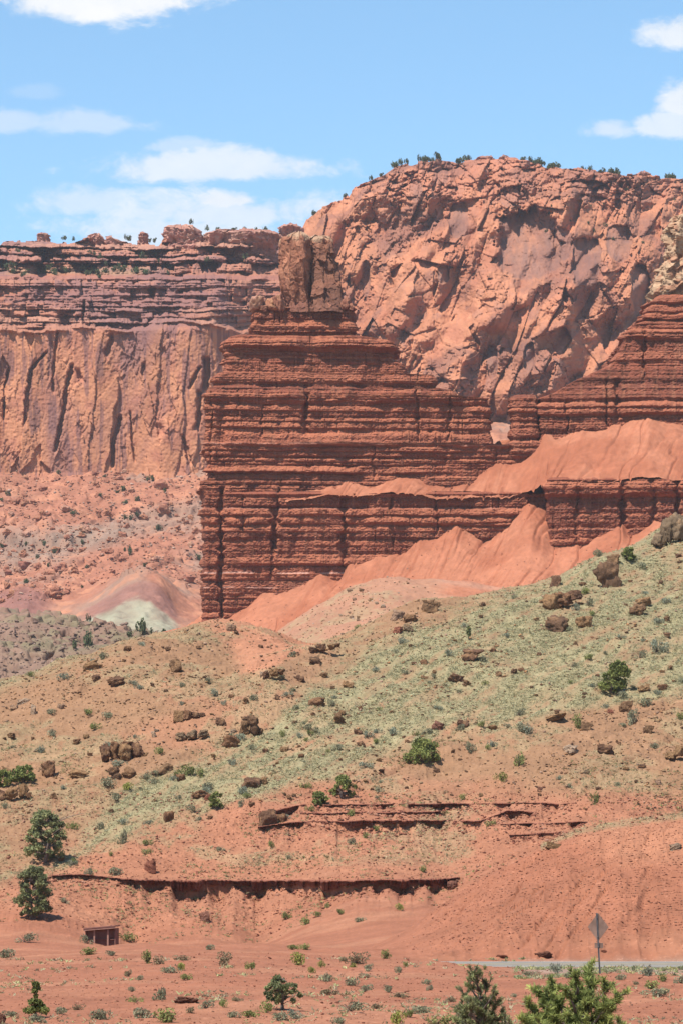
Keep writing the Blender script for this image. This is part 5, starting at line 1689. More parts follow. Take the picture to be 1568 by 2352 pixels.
def shrub_mesh(kind, rng, n=240, h=0.75, leaf=0.16, upw=0.8, lumps=6):
    """low dome of twigs and leaves, unit width 2, foot at z = 0"""
    ce = rng.normal(size=(lumps, 3)) * (0.42, 0.42, 0.16) + (0, 0, h * 0.5)
    per = n // lumps
    parts = []
    for q in ce:
        d = rng.normal(size=(per, 3))
        d /= np.linalg.norm(d, axis=1, keepdims=True)
        r = rng.uniform(0.45, 1.0, (per, 1)) ** 0.5
        p = q + d * r * (0.52, 0.52, h * 0.5) * rng.uniform(0.7, 1.15)
        p[:, 2] = np.abs(p[:, 2])
        col = np.tile(tone(kind, 1, rng) * rng.uniform(0.8, 1.2), (per, 1)) * 0.5 + tone(kind, per, rng) * 0.5
        parts.append(quads(p, leaf, rng, col, upw, 1.7))
    # twigs from the foot
    k = 26
    tip = rng.normal(size=(k, 3)) * (0.45, 0.45, 0.2) + (0, 0, h * 0.75)
    s = 0.016
    o = rng.normal(size=(k, 3)) * s
    V = np.stack([o * 0 + tip * 0.02, o * 2 + tip * 0.02, tip + o, tip], 1).reshape(-1, 3)
    parts.append((V, np.arange(4 * k).reshape(k, 4), np.tile((0.13, 0.10, 0.08), (4 * k, 1))))
    return raw_mesh('shrub', *merge(parts))


rngp = np.random.default_rng(23)
SHRUB = {}
for kd, h in (('sage', 0.95), ('blue', 0.95), ('green', 0.95), ('yellow', 1.0), ('brown', 0.85)):
    SHRUB[kd] = [shrub_mesh(kd, rngp, 420, h, 0.13) for _ in range(4)]
SHRUB['far'] = [shrub_mesh('far', rngp, 150, 1.1, 0.26, 0.2, 5) for _ in range(5)]
SHRUB['bright'] = [shrub_mesh('bright', rngp, 900, 1.0, 0.12, 0.4, 11) for _ in range(3)]
for k in SHRUB:
    for me in SHRUB[k]:
        me.materials.append(M['leaf'])


def put_shrub(kind, p, w, h, rng, label, group=None, name='shrub', cat='shrub'):
    me = SHRUB[kind][rng.integers(len(SHRUB[kind]))]
    o = bpy.data.objects.new(name, me)
    COL.objects.link(o)
    o.scale = (w / 2, w / 2 * rng.uniform(0.8, 1.1), h / 1.0)
    o.rotation_euler = (0, 0, rng.uniform(0, 6.28))
    o.location = (p[0], p[1], p[2] - 0.03 * h)
    return tag(o, label, cat, group)


rng = np.random.default_rng(31)
# picture x, foot y, width, height, kind, label (None: shares the label of its group)
SH = [
    (59, 2165, 46, 20, 'sage', 'grey domed shrub left of the shelter, upper of two at the left edge'), (16, 2200, 42, 22, 'sage', 'grey domed shrub at the left edge, lower of the two'), (202, 2168, 27, 19, 'sage', 'grey shrub standing in front of the left end of the shelter'),
    (288, 2160, 40, 18, 'green', 'green tuft touching the right end of the shelter'), (206, 2193, 44, 14, 'green', 'low green shrub below the shelter'), (256, 2195, 28, 11, 'sage', 'small grey shrub below the right end of the shelter'),
    (338, 2213, 32, 25, 'green', 'green half of the pair of shrubs in mid flat, right below the shelter'), (366, 2215, 30, 22, 'brown', 'brown half of the pair of shrubs in mid flat, right below the shelter'), (513, 2216, 40, 26, 'brown', 'dark brown shrub alone in the middle of the flat'), (482, 2182, 24, 13, 'sage', 'grey shrub on the bank edge above the dark brown one'),
    (418, 2206, 40, 14, 'brown', 'low brown shrub right of the green and brown pair'), (414, 2229, 24, 16, 'yellow', 'yellow green tuft under the low brown shrub'), (385, 2234, 44, 15, 'sage', 'pale grey mat left of the yellow green tuft'), (425, 2252, 28, 16, 'green', 'bright green cushion under the yellow green tuft'),
    (322, 2252, 16, 12, 'sage', None), (297, 2243, 22, 18, 'brown', None), (306, 2277, 20, 12, 'sage', None), (370, 2297, 30, 30, 'sage', 'tall pale sage left of the flat dark red slab'), (313, 2303, 32, 13, 'green', None),
    (90, 2348, 46, 20, 'sage', 'grey shrub at the foot of the little two tiered tree'), (139, 2330, 34, 16, 'sage', None), (227, 2340, 60, 26, 'sage', 'wide grey green clump at the bottom, left of the middle'), (330, 2338, 52, 26, 'sage', None), (383, 2348, 66, 28, 'green', 'wide green clump at the bottom edge under the flat red slab'), (472, 2316, 30, 18, 'sage', None), (513, 2314, 28, 15, 'green', None), (440, 2327, 22, 18, 'brown', None), (30, 2335, 40, 12, 'sage', None), (180, 2320, 30, 12, 'brown', None),
    (672, 2181, 32, 12, 'green', 'left part of the low hedge on the bank edge in mid picture'), (700, 2181, 34, 12, 'green', 'right part of the low hedge on the bank edge in mid picture'), (687, 2217, 36, 27, 'yellow', 'rounded yellow green bush in the middle of the flat'), (579, 2228, 26, 18, 'green', 'dark green cushion between the dark brown shrub and the yellow green bush'), (883, 2202, 32, 17, 'green', 'green bush on the right of the flat, near the bank edge'), (817, 2212, 44, 22, 'brown', 'wide brownish shrub left of the green bush near the bank edge'), (790, 2208, 24, 12, 'brown', None),
    (809, 2221, 19, 13, 'yellow', None), (738, 2222, 19, 14, 'yellow', None), (843, 2231, 28, 15, 'sage', None), (713, 2235, 24, 13, 'yellow', None), (916, 2235, 20, 16, 'sage', None), (929, 2221, 17, 11, 'green', None), (753, 2253, 36, 18, 'sage', None), (799, 2263, 36, 18, 'sage', None), (841, 2246, 30, 10, 'sage', None), (755, 2285, 44, 15, 'brown', None), (836, 2279, 30, 16, 'sage', None), (980, 2261, 26, 13, 'sage', None),
    (986, 2275, 20, 14, 'sage', None), (890, 2279, 26, 16, 'sage', None), (916, 2290, 44, 12, 'brown', None), (614, 2327, 34, 24, 'green', 'green clump left of the small dark juniper'), (678, 2341, 36, 18, 'blue', None), (641, 2345, 42, 22, 'sage', None), (806, 2323, 60, 22, 'sage', 'wide sage clump right of the small dark juniper'), (784, 2352, 36, 18, 'sage', None), (909, 2350, 40, 26, 'yellow', None), (938, 2338, 26, 18, 'green', None), (971, 2327, 64, 18, 'sage', None), (1000, 2351, 56, 22, 'green', None), (572, 2337, 40, 18, 'green', None), (545, 2300, 30, 12, 'brown', None), (530, 2338, 34, 16, 'sage', None), (858, 2316, 30, 14, 'brown', None), (1030, 2300, 30, 12, 'brown', None),
    (1276, 2233, 28, 22, 'blue', 'bluish shrub beside the road left of the sign post'), (1487, 2242, 32, 27, 'blue', 'bluish shrub beside the road right of the sign post'), (1346, 2250, 46, 18, 'green', 'green clump at the foot of the sign post'), (1518, 2255, 26, 14, 'green', None), (1560, 2258, 30, 18, 'sage', None), (1492, 2271, 46, 16, 'green', 'dark green clump on the verge, right part'), (1507, 2288, 62, 18, 'sage', 'wide grey clump on the verge under the dark green one'), (1111, 2228, 16, 10, 'green', None), (1179, 2290, 16, 10, 'sage', None), (1210, 2242, 34, 12, 'sage', None), (1300, 2247, 26, 12, 'sage', None), (1420, 2252, 30, 14, 'sage', None), (1455, 2262, 20, 10, 'brown', None),
    (1212, 1686, 40, 24, 'blue', 'right half of the big grey shrub pair on the slope'), (1192, 1680, 24, 22, 'sage', 'left half of the big grey shrub pair on the slope'), (1325, 1672, 28, 28, 'green', 'rounded olive shrub beside the hollow boulder'), (1450, 1662, 30, 32, 'sage', 'tall loose grey shrub below the dark wedge boulder'), (1487, 1622, 40, 20, 'sage', 'wide grey shrub right of the dark wedge boulder'), (1080, 1729, 26, 24, 'sage', 'grey shrub right of the round green bush'), (1190, 1760, 30, 30, 'green', 'yellowish olive shrub on the bare slope below the big grey pair'), (1150, 1793, 28, 18, 'yellow', None), (1365, 1848, 22, 24, 'green', 'dark green rounded bush above the right end of the red ledges'), (1508, 1497, 34, 30, 'blue', 'grey shrub near the right edge, above the large juniper'), (1470, 1512, 22, 18, 'sage', None), (1323, 1402, 20, 18, 'blue', 'blue grey shrub right of the big tan slabs on the crest'), (710, 1690, 16, 14, 'green', None), (838, 1925, 18, 12, 'green', None),
    (862, 1908, 22, 12, 'green', None), (1120, 1898, 26, 14, 'green', None), (970, 2003, 24, 12, 'green', None), (914, 2090, 22, 14, 'yellow', 'yellow green shrub on the bank below the right part of the long ledge'), (655, 2113, 24, 18, 'green', None), (700, 2125, 28, 16, 'green', None), (780, 2100, 20, 13, 'green', None), (820, 2118, 30, 12, 'sage', None), (730, 2106, 20, 12, 'green', None), (750, 2085, 14, 12, 'green', None),
    (245, 1715, 26, 14, 'blue', None), (270, 1760, 34, 14, 'blue', 'blue grey shrub at the foot of the cracked outcrop'), (240, 1806, 34, 22, 'sage', 'grey shrub below left of the split boulder'), (292, 1813, 28, 15, 'yellow', 'yellow green cushion below the split boulder'), (165, 1904, 28, 16, 'green', 'dark olive cushion right of the larger juniper'), (282, 1938, 22, 32, 'sage', 'upright grey shrub on bare stem right of the larger juniper'), (230, 1905, 20, 18, 'sage', None), (265, 1840, 30, 18, 'sage', None), (355, 1800, 28, 14, 'sage', None), (430, 1782, 36, 22, 'green', None), (460, 1785, 24, 18, 'green', None), (475, 1812, 36, 18, 'sage', None), (205, 2010, 24, 18, 'sage', None), (270, 2010, 34, 18, 'sage', None), (120, 1690, 26, 18, 'sage', 'dark grey shrub under the pale pink standing boulder'), (200, 1642, 24, 14, 'green', None), (250, 1648, 28, 14, 'sage', None), (110, 1640, 22, 14, 'sage', None), (150, 2075, 22, 12, 'sage', None)]
for (x, y, w, h, kd, lab) in SH:
    p = hill.at(x, y)
    m = K * p.y
    fore = y > 2155
    g = None
    if lab is None:
        word = {'sage': 'grey sagebrush', 'blue': 'blue grey sagebrush', 'green': 'small olive green shrub', 'yellow': 'small yellow green shrub', 'brown': 'small dry brown shrub'}[kd]
        if fore and x > 1100:
            lab, g = word + ' on the gravel verge beside the road', word + ' by the road'
        elif fore and y > 2290:
            lab, g = word + ' on the red flat close to the bottom edge', word + ' near the bottom'
        elif fore:
            lab, g = word + ' on the middle of the red flat', word + ' on the flat'
        elif x > 560:
            lab, g = word + ' on the stony slope about the red ledges', word + ' on the right slope'
        else:
            lab, g = word + ' on the lower left hillside', word + ' on the left slope'
    put_shrub(kd, p, w * m * 1.05, h * m, rng, lab, g)

# scattered shrubs of the slope and of the flat
dn = (hill.Y > 350) * (hill.py < 1990) * (0.25 + hill.grass) * (1 - 0.7 * (hill.px > 900) * (hill.py > 1750))
p, r, c = hill.scatter(165, dn, rng)
for q, rr, cc in zip(p, r, c):
    m = K * q[1]
    kd = rng.choice(['sage', 'blue', 'green'], p=[.45, .33, .22])
    w = rng.uniform(13, 27) * m
    word = {'sage': 'grey sagebrush', 'blue': 'blue grey sagebrush', 'green': 'small olive green shrub'}[kd]
    if hill.px[rr, cc] < 600:
        put_shrub(kd, q, w, w * rng.uniform(0.45, 0.7), rng, word + ' scattered on the left hump and slope', word + ' of the left hump')
    else:
        put_shrub(kd, q, w, w * rng.uniform(0.45, 0.7), rng, word + ' scattered in the pale grass of the long slope', word + ' of the grass')

# ---- grass
gcol = [(0.41, 0.375, 0.215), (0.36, 0.34, 0.195), (0.45, 0.405, 0.24), (0.33, 0.32, 0.20), (0.44, 0.36, 0.19)]


def tufts(p, w, cols, rng, blades=7):
    k = len(p)
    d = rng.normal(size=(k, blades, 3)) * (0.6, 0.6, 0.2) + (0, 0, 0.5)
    base = rng.normal(size=(k, blades, 3)) * (0.35, 0.35, 0) * w[:, None, None]
    tip = base + d * w[:, None, None]
    side = rng.normal(size=(k, blades, 3)) * (1, 1, 0.3)
    side = side / np.linalg.norm(side, axis=-1, keepdims=True) * w[:, None, None] * 0.17
    V = np.stack([base - side, base + side, tip + side * 0.6, tip - side * 0.6], 2) + p[:, None, None, :]
    return V.reshape(-1, 3), np.arange(k * blades * 4).reshape(-1, 4), np.repeat(cols, blades * 4, 0)


dn = hill.grass ** 1.2 * (0.2 + sstep(-0.3, 0.3, fbm(hill.X / 2.2, hill.Y / 2.6, oct=3, seed=210) + hill.streak))
n = 62000
p, r, c = hill.scatter(n, dn, rng)
t1 = tufts(p, K * p[:, 1] * rng.choice([2.0, 2.8, 3.8, 6.0], n, p=[.4, .35, .19, .06]), pick(gcol, n), rng, 5)
n = 2600
p, r, c = hill.scatter(n, (hill.py > 1700) * (hill.Y > 325) * (1 - hill.grass) * sstep(0.0, 0.3, fbm(hill.X / 6, hill.Y / 6, oct=3, seed=211)), rng)
t2 = tufts(p, K * p[:, 1] * rng.uniform(3, 7, n), pick([(0.29, 0.275, 0.115), (0.32, 0.285, 0.145), (0.25, 0.21, 0.115)], n), rng, 6)
n = 1500
p, r, c = hill.scatter(n, (hill.Y < 186) * (hill.Y > 85) * sstep(0.05, 0.35, fbm(hill.X / 4, hill.Y / 9, oct=3, seed=212)) * (hill.py > 2200), rng)
t3 = tufts(p, K * p[:, 1] * rng.uniform(4, 10, n), pick([(0.36, 0.33, 0.18), (0.44, 0.38, 0.24), (0.30, 0.24, 0.15), (0.38, 0.39, 0.18)], n), rng, 7)
n = 750
p, r, c = hill.scatter(n, (hill.Y > 150) * (hill.Y < 184) * (hill.px > 1180) * sstep(-0.15, 0.3, fbm(hill.X / 3, hill.Y / 8, oct=3, seed=213)) + 0.25 * (hill.Y > 195.5) * (hill.Y < 198.5) * (hill.px > 1000) * (hill.px < 1260), rng)
t4 = tufts(p, K * p[:, 1] * rng.uniform(4, 9, n), 0.8 * pick([(0.38, 0.40, 0.22), (0.46, 0.44, 0.28), (0.32, 0.36, 0.17), (0.48, 0.44, 0.18)], n), rng, 7)
tag(link('grass', raw_mesh('grass', *merge([t1, t2, t3, t4])), M['leaf']), kind='stuff')

# ---- far scrub: one object per bush


def near_vertex(k, x, y):
    V, px, py = CLIFF[k]
    i = np.argmin((px - x) ** 2 + (py - y) ** 2)
    return V.reshape(-1, 3)[i]


def far_bush(q, w, h, label, group):
    m = K * q[1]
    put_shrub('far', q, w * m, h * m, rng, label, group, 'juniper_bush', 'bush')


for k in range(56):
    x, y = rng.uniform(0, 410), rng.normal(622, 7)
    if rng.random() < 0.25:
        x, y = rng.uniform(20, 640), rng.uniform(572, 612)
    far_bush(near_vertex(0, x, y), rng.uniform(9, 22), rng.uniform(7, 14), 'dark green bush on the ledges and benches above the sheer left cliff wall', 'bushes of the left cliff')
V0 = CLIFF[0][0]
for x in (150, 170, 288, 300, 345, 356, 440, 476, 500, 540, 563, 590, 610):
    q = V0[-1, int(np.argmin(np.abs(CLIFF[0][1][0] - x)))].copy()
    q[2] += (14 * K * q[1] if 455 < x < 640 else 1) + (25 * K * q[1] if x == 440 else 0)
    far_bush(q, rng.uniform(8, 16), rng.uniform(6, 11), 'dark green bush standing on the skyline of the left cliff', 'bushes of the left skyline')
V1 = CLIFF[1][0]
for x in list(rng.uniform(905, 1005, 14)) + [1050, 1066, 1075, 1200, 1215] + list(rng.uniform(1225, 1300, 9)) + list(rng.uniform(1315, 1420, 9)) + list(rng.uniform(1530, 1600, 7)) + list(rng.uniform(700, 880, 5)):
    q = V1[-1, int(np.argmin(np.abs(CLIFF[1][1][0] - x)))].copy()
    q[1] += rng.uniform(0, 6)
    far_bush(q, rng.uniform(10, 22), rng.uniform(8, 14), 'dark green bush on the rim of the domed cliff', 'bushes of the dome rim')
for k in range(16):
    far_bush(near_vertex(1, rng.uniform(1250, 1568), rng.uniform(430, 560)), rng.uniform(5, 11), rng.uniform(4, 7), 'small green bush rooted in the cracks high on the domed cliff', 'bushes of the dome face')
p, r, c = far.scatter(46, cover * (far.px < 470), rng)
for q in p:
    far_bush(q, rng.uniform(7, 17), rng.uniform(6, 13), 'dark green bush among the fallen blocks of the far slope', 'bushes of the far slope')
for x, y, w, h, lab in ((327, 1449, 28, 30, 'largest dark bush at the foot of the pale green cone'), (347, 1447, 10, 12, 'smallest dark bush between two others at the foot of the pale green cone'), (374, 1440, 20, 17, 'dark bush nearest the butte at the foot of the pale green cone'), (201, 1483, 28, 26, 'dark round bush on the grey rocky hill, larger of its two'), (172, 1490, 16, 16, 'dark bush left of the larger round one on the grey rocky hill'), (201, 1418, 13, 14, 'small dark bush on the top edge of the grey rocky hill'), (295, 1464, 18, 12, 'low olive bush at the right foot of the grey rocky hill')):
    q = gray.at(x, y) if x < 300 else hill.at(x, y)
    if x > 300:
        q = gray.at(x, y + 6)
    m = K * q[1]
    put_shrub('far', q, w * m, h * m, rng, lab, None, 'juniper_bush', 'bush')

# ---- junipers with trunk and crown


def tree(name, p, h, w, kind, label, seed, nclump=90, per=60, leaf=0.13, crown0=0.12, stems=3, lean=0.0, shape=0.8, cat='juniper', dead=3, clump=0.16, lumps=None):
    """shape: how full the lower crown is; all lengths in metres; foot at p"""
    g = np.random.default_rng(seed)
    root = empty(name, p)
    tag(root, label, cat)
    tb = MB()
    if lumps is None:
        z = h * (crown0 + (0.97 - crown0) * g.random(nclump) ** 0.85)
        f = (z / h - crown0) / (1 - crown0)
        rad = w / 2 * np.clip(np.minimum((f + 0.16) * 3.2 * shape, np.clip(1.05 - f ** 1.7, 0, 1) ** 0.55 * 1.12), 0.10, 1) * (0.72 + 0.4 * g.random(nclump))
        an = g.uniform(0, 6.28, nclump)
        rr = rad * np.sqrt(g.uniform(0.25, 1, nclump)) * 0.98
        C = np.stack([rr * np.cos(an) + lean * z, rr * np.sin(an), z], -1)
        # uneven outline: leave whole sectors thinner
        C = C[g.random(nclump) < 0.62 + 0.38 * vnoise(an * 1.3 + seed, z / h * 3, seed=seed)]
        CR = np.full(len(C), clump * w) * g.uniform(0.6, 1.25, len(C))
    else:
        L = np.array(lumps)
        C, CR = L[:, :3] * (w / 2, w / 2, h), L[:, 3] * w
    tops = []
    for s in range(stems):
        a = g.uniform(0, 6.28)
        k = C[g.integers(len(C))]
        end = Vector((w * 0.16 * math.cos(a) + lean * h * 0.8, w * 0.16 * math.sin(a), h * g.uniform(0.6, 0.85)))
        mid = Vector((end.x * 0.35 + g.normal() * 0.05 * w, end.y * 0.35 + g.normal() * 0.05 * w, h * 0.3))
        pts = [Vector((g.normal() * 0.03 * w, g.normal() * 0.03 * w, -0.06 * h)), mid * 0.45 + Vector((0, 0, 0.02 * h)), mid, mid.lerp(end, 0.5) + Vector((g.normal() * 0.04 * w, 0, 0)), end]
        tb.tube(pts, [0.042 * h, 0.034 * h, 0.025 * h, 0.017 * h, 0.006 * h], 6)
        tops.append(pts)
    for i in g.choice(len(C), min(len(C), 34), replace=False):
        pts = tops[g.integers(len(tops))]
        k = min(range(1, 5), key=lambda j: (pts[j] - Vector(C[i])).length + (0.5 * h if pts[j].z > C[i][2] else 0))
        a, e = pts[k], Vector(C[i])
        tb.tube([a, a.lerp(e, 0.5) + Vector((g.normal() * .03 * w, g.normal() * .03 * w, 0.02 * h)), e], [0.014 * h, 0.009 * h, 0.004 * h], 4)
    for i in range(dead):
        a = tops[g.integers(len(tops))][g.integers(2, 5)]
        e = a + Vector((g.normal() * .3 * w, g.normal() * .3 * w, 0.22 * h))
        tb.tube([a, a.lerp(e, .5) + Vector((0, 0, .03 * h)), e], [0.010 * h, 0.007 * h, 0.003 * h], 4)
    tb.build('trunk', M['bark'], root, smooth=True)
    parts = []
    for q, cr in zip(C, CR):
        d = g.normal(size=(per, 3))
        d /= np.linalg.norm(d, axis=1, keepdims=True)
        r = g.random((per, 1)) ** 0.45
        pp = q + d * r * cr * (1, 1, 0.85)
        base = tone(kind, 1, g)
        col = np.tile(base, (per, 1)) * 0.55 + tone(kind, per, g) * 0.45
        parts.append(quads(pp, leaf, g, col, 0.5, 1.9))
    me = raw_mesh('crown', *merge(parts))
    link('crown', me, M['leaf'], root)
    return root


def plant(fan, x, y, w, h, *a, **kw):
    p = fan.at(x, y)
    m = K * p.y
    return tree(a[0], p, h * m, w * m, *a[1:], **kw)


plant(hill, 104, 1980, 100, 116, 'juniper_tree', 'juniper', 'larger dark juniper with crown down to the ground on the left slope', 501, nclump=200, per=75, leaf=0.15, crown0=0.04, shape=1.0, clump=0.085, dead=7)
plant(hill, 80, 2110, 92, 118, 'juniper_tree', 'juniper', 'round crowned juniper on a short bare trunk at the left, below the larger one', 502, nclump=180, per=80, leaf=0.14, crown0=0.1, shape=1.2, clump=0.10, stems=2, dead=3)
plant(hill, 648, 2320, 90, 76, 'juniper_tree', 'juniper', 'small open juniper with forked stems on the red flat', 503, nclump=60, per=60, leaf=0.055, crown0=0.2, shape=1.3, clump=0.09, stems=4)
plant(hill, 1400, 1592, 68, 74, 'juniper_tree', 'bright', 'leaning green juniper on the right of the grassy slope', 504, nclump=90, per=60, leaf=0.18, crown0=0.04, lean=0.35, shape=1.2, clump=0.14)
plant(hill, 1075, 1470, 9, 32, 'young_juniper', 'juniper', 'slender dark columnar little tree high on the grassy slope', 505, nclump=26, per=40, leaf=0.14, crown0=0.05, shape=1.5, clump=0.4, stems=1, dead=0)
plant(hill, 84, 2338, 54, 84, 'young_juniper', 'bright', 'little two tiered tree with a round top at the lower left', 506, per=110, leaf=0.055, stems=1, dead=0,
      lumps=[(-.05, 0, .92, .17), (.05, .1, .82, .17), (-.1, 0, .74, .14), (.0, 0, .60, .08), (-.35, 0, .44, .17), (.3, .1, .40, .18), (0, -.2, .46, .16), (-.7, 0, .22, .2), (-.3, -.2, .22, .17), (.35, -.1, .24, .2), (.75, 0, .2, .2), (.5, .3, .3, .16), (0, .3, .3, .18)])
plant(hill, 970, 1748, 82, 48, 'green_bush', 'bright', 'round bright green bush at the lower edge of the grass', 507, nclump=80, per=60, leaf=0.17, crown0=0.02, shape=2.0, clump=0.13, stems=3, cat='bush', dead=1)
plant(hill, 783, 1832, 66, 48, 'green_bush', 'bright', 'ragged green bush with dead twigs above the left end of the upper ledge', 508, nclump=60, per=55, leaf=0.16, crown0=0.05, shape=1.4, clump=0.12, stems=4, cat='bush', dead=6)
plant(hill, 734, 1848, 46, 26, 'green_bush', 'bright', 'low bright green bush at the lower left of the ragged one', 509, nclump=36, per=55, leaf=0.16, crown0=0.02, shape=2.0, clump=0.17, stems=2, cat='bush', dead=0)
plant(hill, 496, 1858, 38, 36, 'green_bush', 'bright', 'small bright green bush alone near the end of the grass', 510, nclump=40, per=55, leaf=0.17, crown0=0.02, shape=1.6, clump=0.18, stems=2, cat='bush', dead=0)
plant(hill, 1446, 1284, 38, 28, 'green_bush', 'bright', 'dark green bush on the crest beside the grey brown outcrop', 511, nclump=40, per=55, leaf=0.22, crown0=0.02, shape=1.8, clump=0.18, stems=2, cat='bush', dead=0)
plant(hill, 52, 1796, 56, 38, 'green_bush', 'bright', 'green bush at the left edge above the overhanging outcrop, right one of two', 512, nclump=50, per=55, leaf=0.18, crown0=0.02, shape=1.8, clump=0.16, stems=2, cat='bush', dead=0)
plant(hill, 8, 1806, 40, 34, 'green_bush', 'bright', 'green bush cut by the left edge above the overhanging outcrop', 513, nclump=40, per=55, leaf=0.18, crown0=0.02, shape=1.8, clump=0.18, stems=2, cat='bush', dead=0)


# ---- the two near trees that rise into the bottom edge
def pinyon(name, p, h, branches, label, seed, tuft=0.11, needles=46, cols='juniper', thick=0.05):
    """branches: tip positions (x, y, z) from the foot; needle tufts sit along the last part of each"""
    g = np.random.default_rng(seed)
    root = empty(name, p)
    tag(root, label, 'pine')
    tb = MB()
    top = Vector((0.05, 0, h * 0.94))
    trunk = [Vector((0, 0, -0.2)), Vector((0.06, 0.02, h * 0.35)), Vector((-0.03, 0.03, h * 0.65)), top]
    tb.tube(trunk, [thick * 1.6, thick * 1.2, thick * 0.8, thick * 0.25], 8)
    tips = []
    for b in branches:
        e = Vector(b)
        zt = max(0.2 * h, e.z - 0.55 * math.hypot(e.x, e.y) - 0.08)
        f = min(0.97, zt / (h * 0.94))
        a = Vector((0.02, 0.02, zt)) if f > 0 else trunk[0]
        mid = a.lerp(e, 0.55) + Vector((g.normal() * 0.04, g.normal() * 0.04, -0.05))
        tb.tube([a, mid, e], [thick * 0.45, thick * 0.3, thick * 0.12], 6)
        tips.append((e, (e - mid).normalized()))
        for k in range(8):
            s = mid.lerp(e, 1 - g.uniform(0.02, 0.75) ** 1.4)
            d = ((e - mid).normalized() + Vector((g.normal(), g.normal(), abs(g.normal()) * 0.7)) * 0.75).normalized()
            t = s + d * g.uniform(0.06, 0.17)
            tb.tube([s, t], [thick * 0.14, thick * 0.09], 4)
            tips.append((t, d))
    tb.build('trunk', M['bark'], root, smooth=True)
    parts = []
    for t, d in tips:
        k = needles
        f = g.random(k)
        base = np.array(t)[None] - np.array(d)[None] * (tuft * 1.3 * f)[:, None]
        nd = g.normal(size=(k, 3)) * 0.8 + np.array(d)[None] * 0.55 + np.array((0, 0, 0.45))
        nd /= np.linalg.norm(nd, axis=1, keepdims=True)
        ln = (tuft * g.uniform(0.6, 1.05, k))[:, None]
        sd = np.cross(nd, g.normal(size=(k, 3)))
        sd = sd / np.linalg.norm(sd, axis=1, keepdims=True) * tuft * 0.07
        V = np.stack([base - sd, base + sd, base + nd * ln + sd * 0.4, base + nd * ln - sd * 0.4], 1).reshape(-1, 3)
        col = np.tile(tone(cols, 1, g), (k, 1)) * 0.6 + tone(cols, k, g) * 0.4
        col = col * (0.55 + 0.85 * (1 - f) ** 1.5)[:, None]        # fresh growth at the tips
        parts.append((V, np.arange(4 * k).reshape(k, 4), np.repeat(col * 1.2, 4, 0)))
    link('crown', raw_mesh('crown', *merge(parts)), M['leaf'], root)
    return root


def near_tree(px, Y, tipsxy, name, label, seed, depth=0.35, fill=None, **kw):
    if fill:
        gf = np.random.default_rng(seed + 5)
        cx, cy, rx, ry, k = fill
        for _ in range(k):
            a, r = gf.uniform(0, 6.28), math.sqrt(gf.random())
            tipsxy = tipsxy + [(cx + rx * r * math.cos(a), cy + ry * r * math.sin(a))]
    foot = hill.at(px, 2700 if Y < 60 else 2400)
    zf = float(np.interp(Y, hill.Y[:, 0], hill.Z[:, int(np.searchsorted(hill.X[0] / hill.Y[0] / K + 784, px))]))
    p = Vector((float(P(px, 2300, Y)[0]), Y, zf))
    g = np.random.default_rng(seed + 1)
    br = []
    for (x, y) in tipsxy:
        q = P(x, y + 12, Y)
        br.append((q[0] - p.x, g.uniform(-depth, depth), q[2] - zf))
    h = max(b[2] for b in br)
    return pinyon(name, p, h * 0.97, br, label, seed, **kw)


near_tree(1318, 42, [(1315, 2232), (1352, 2222), (1270, 2262), (1235, 2272), (1295, 2258), (1365, 2250), (1400, 2262), (1418, 2278), (1330, 2270), (1212, 2300), (1250, 2300), (1285, 2292), (1318, 2296), (1350, 2285), (1385, 2295), (1400, 2318), (1230, 2330), (1262, 2325), (1300, 2325), (1335, 2322), (1370, 2322), (1415, 2345), (1385, 2345), (1345, 2350), (1310, 2352), (1275, 2356), (1240, 2362), (1205, 2335), (1200, 2370), (1430, 2380), (1280, 2400), (1340, 2400), (1390, 2400), (1240, 2410)],
          'pinyon_pine', 'near pinyon pine with bushy needle tufts at the bottom right, under the sign', 601, tuft=0.072, needles=70, cols='bright', depth=0.5, fill=(1318, 2345, 105, 72, 34))
near_tree(1098, 46, [(1085, 2226), (1095, 2240), (1075, 2250), (1118, 2252), (1130, 2268), (1068, 2275), (1100, 2268), (1140, 2290), (1085, 2292), (1120, 2296), (1060, 2305), (1148, 2318), (1100, 2318), (1072, 2330), (1128, 2330), (1165, 2340), (1050, 2340), (1095, 2350), (1140, 2352), (1180, 2362), (1040, 2365), (1070, 2370), (1110, 2376), (1150, 2385)],
          'pinyon_pine', 'near twiggy grey green pine at the bottom, left of the bushy one', 602, tuft=0.052, needles=56, cols='juniper', fill=(1105, 2350, 60, 80, 26), thick=0.045)
# ------------------------------------------------------------------ road, sign, shelter
M['asphalt'] = plain_mat('asphalt', (0.20, 0.178, 0.155), 0.9, 0.12, 1.5)
M['paint'] = plain_mat('road_paint', (0.62, 0.60, 0.55), 0.8, 0.1, 2)
M['ypaint'] = plain_mat('road_paint_yellow', (0.55, 0.38, 0.08), 0.8, 0.1, 2)
M['rust'] = plain_mat('weathered_plate', (0.165, 0.105, 0.080), 0.7, 0.35, 2.5, 0.0)
M['steel'] = plain_mat('dull_steel', (0.17, 0.165, 0.165), 0.55, 0.3, 5, 0.6)
M['brown_paint'] = plain_mat('brown_boards', (0.17, 0.072, 0.055), 0.8, 0.25, 4)
M['post_wood'] = plain_mat('post_wood', (0.27, 0.14, 0.105), 0.8, 0.25, 5)
zr = -6.90
x0, x1 = float(P(985, 2215, 190)[0]), 105.0
rv = MB()
rv.box(((x0 + x1) / 2, 190.3, zr - 0.15), (x1 - x0, 7.2, 0.3))
rd = rv.build('road', M['asphalt'])
tag(rd, kind='structure')
mk = MB()
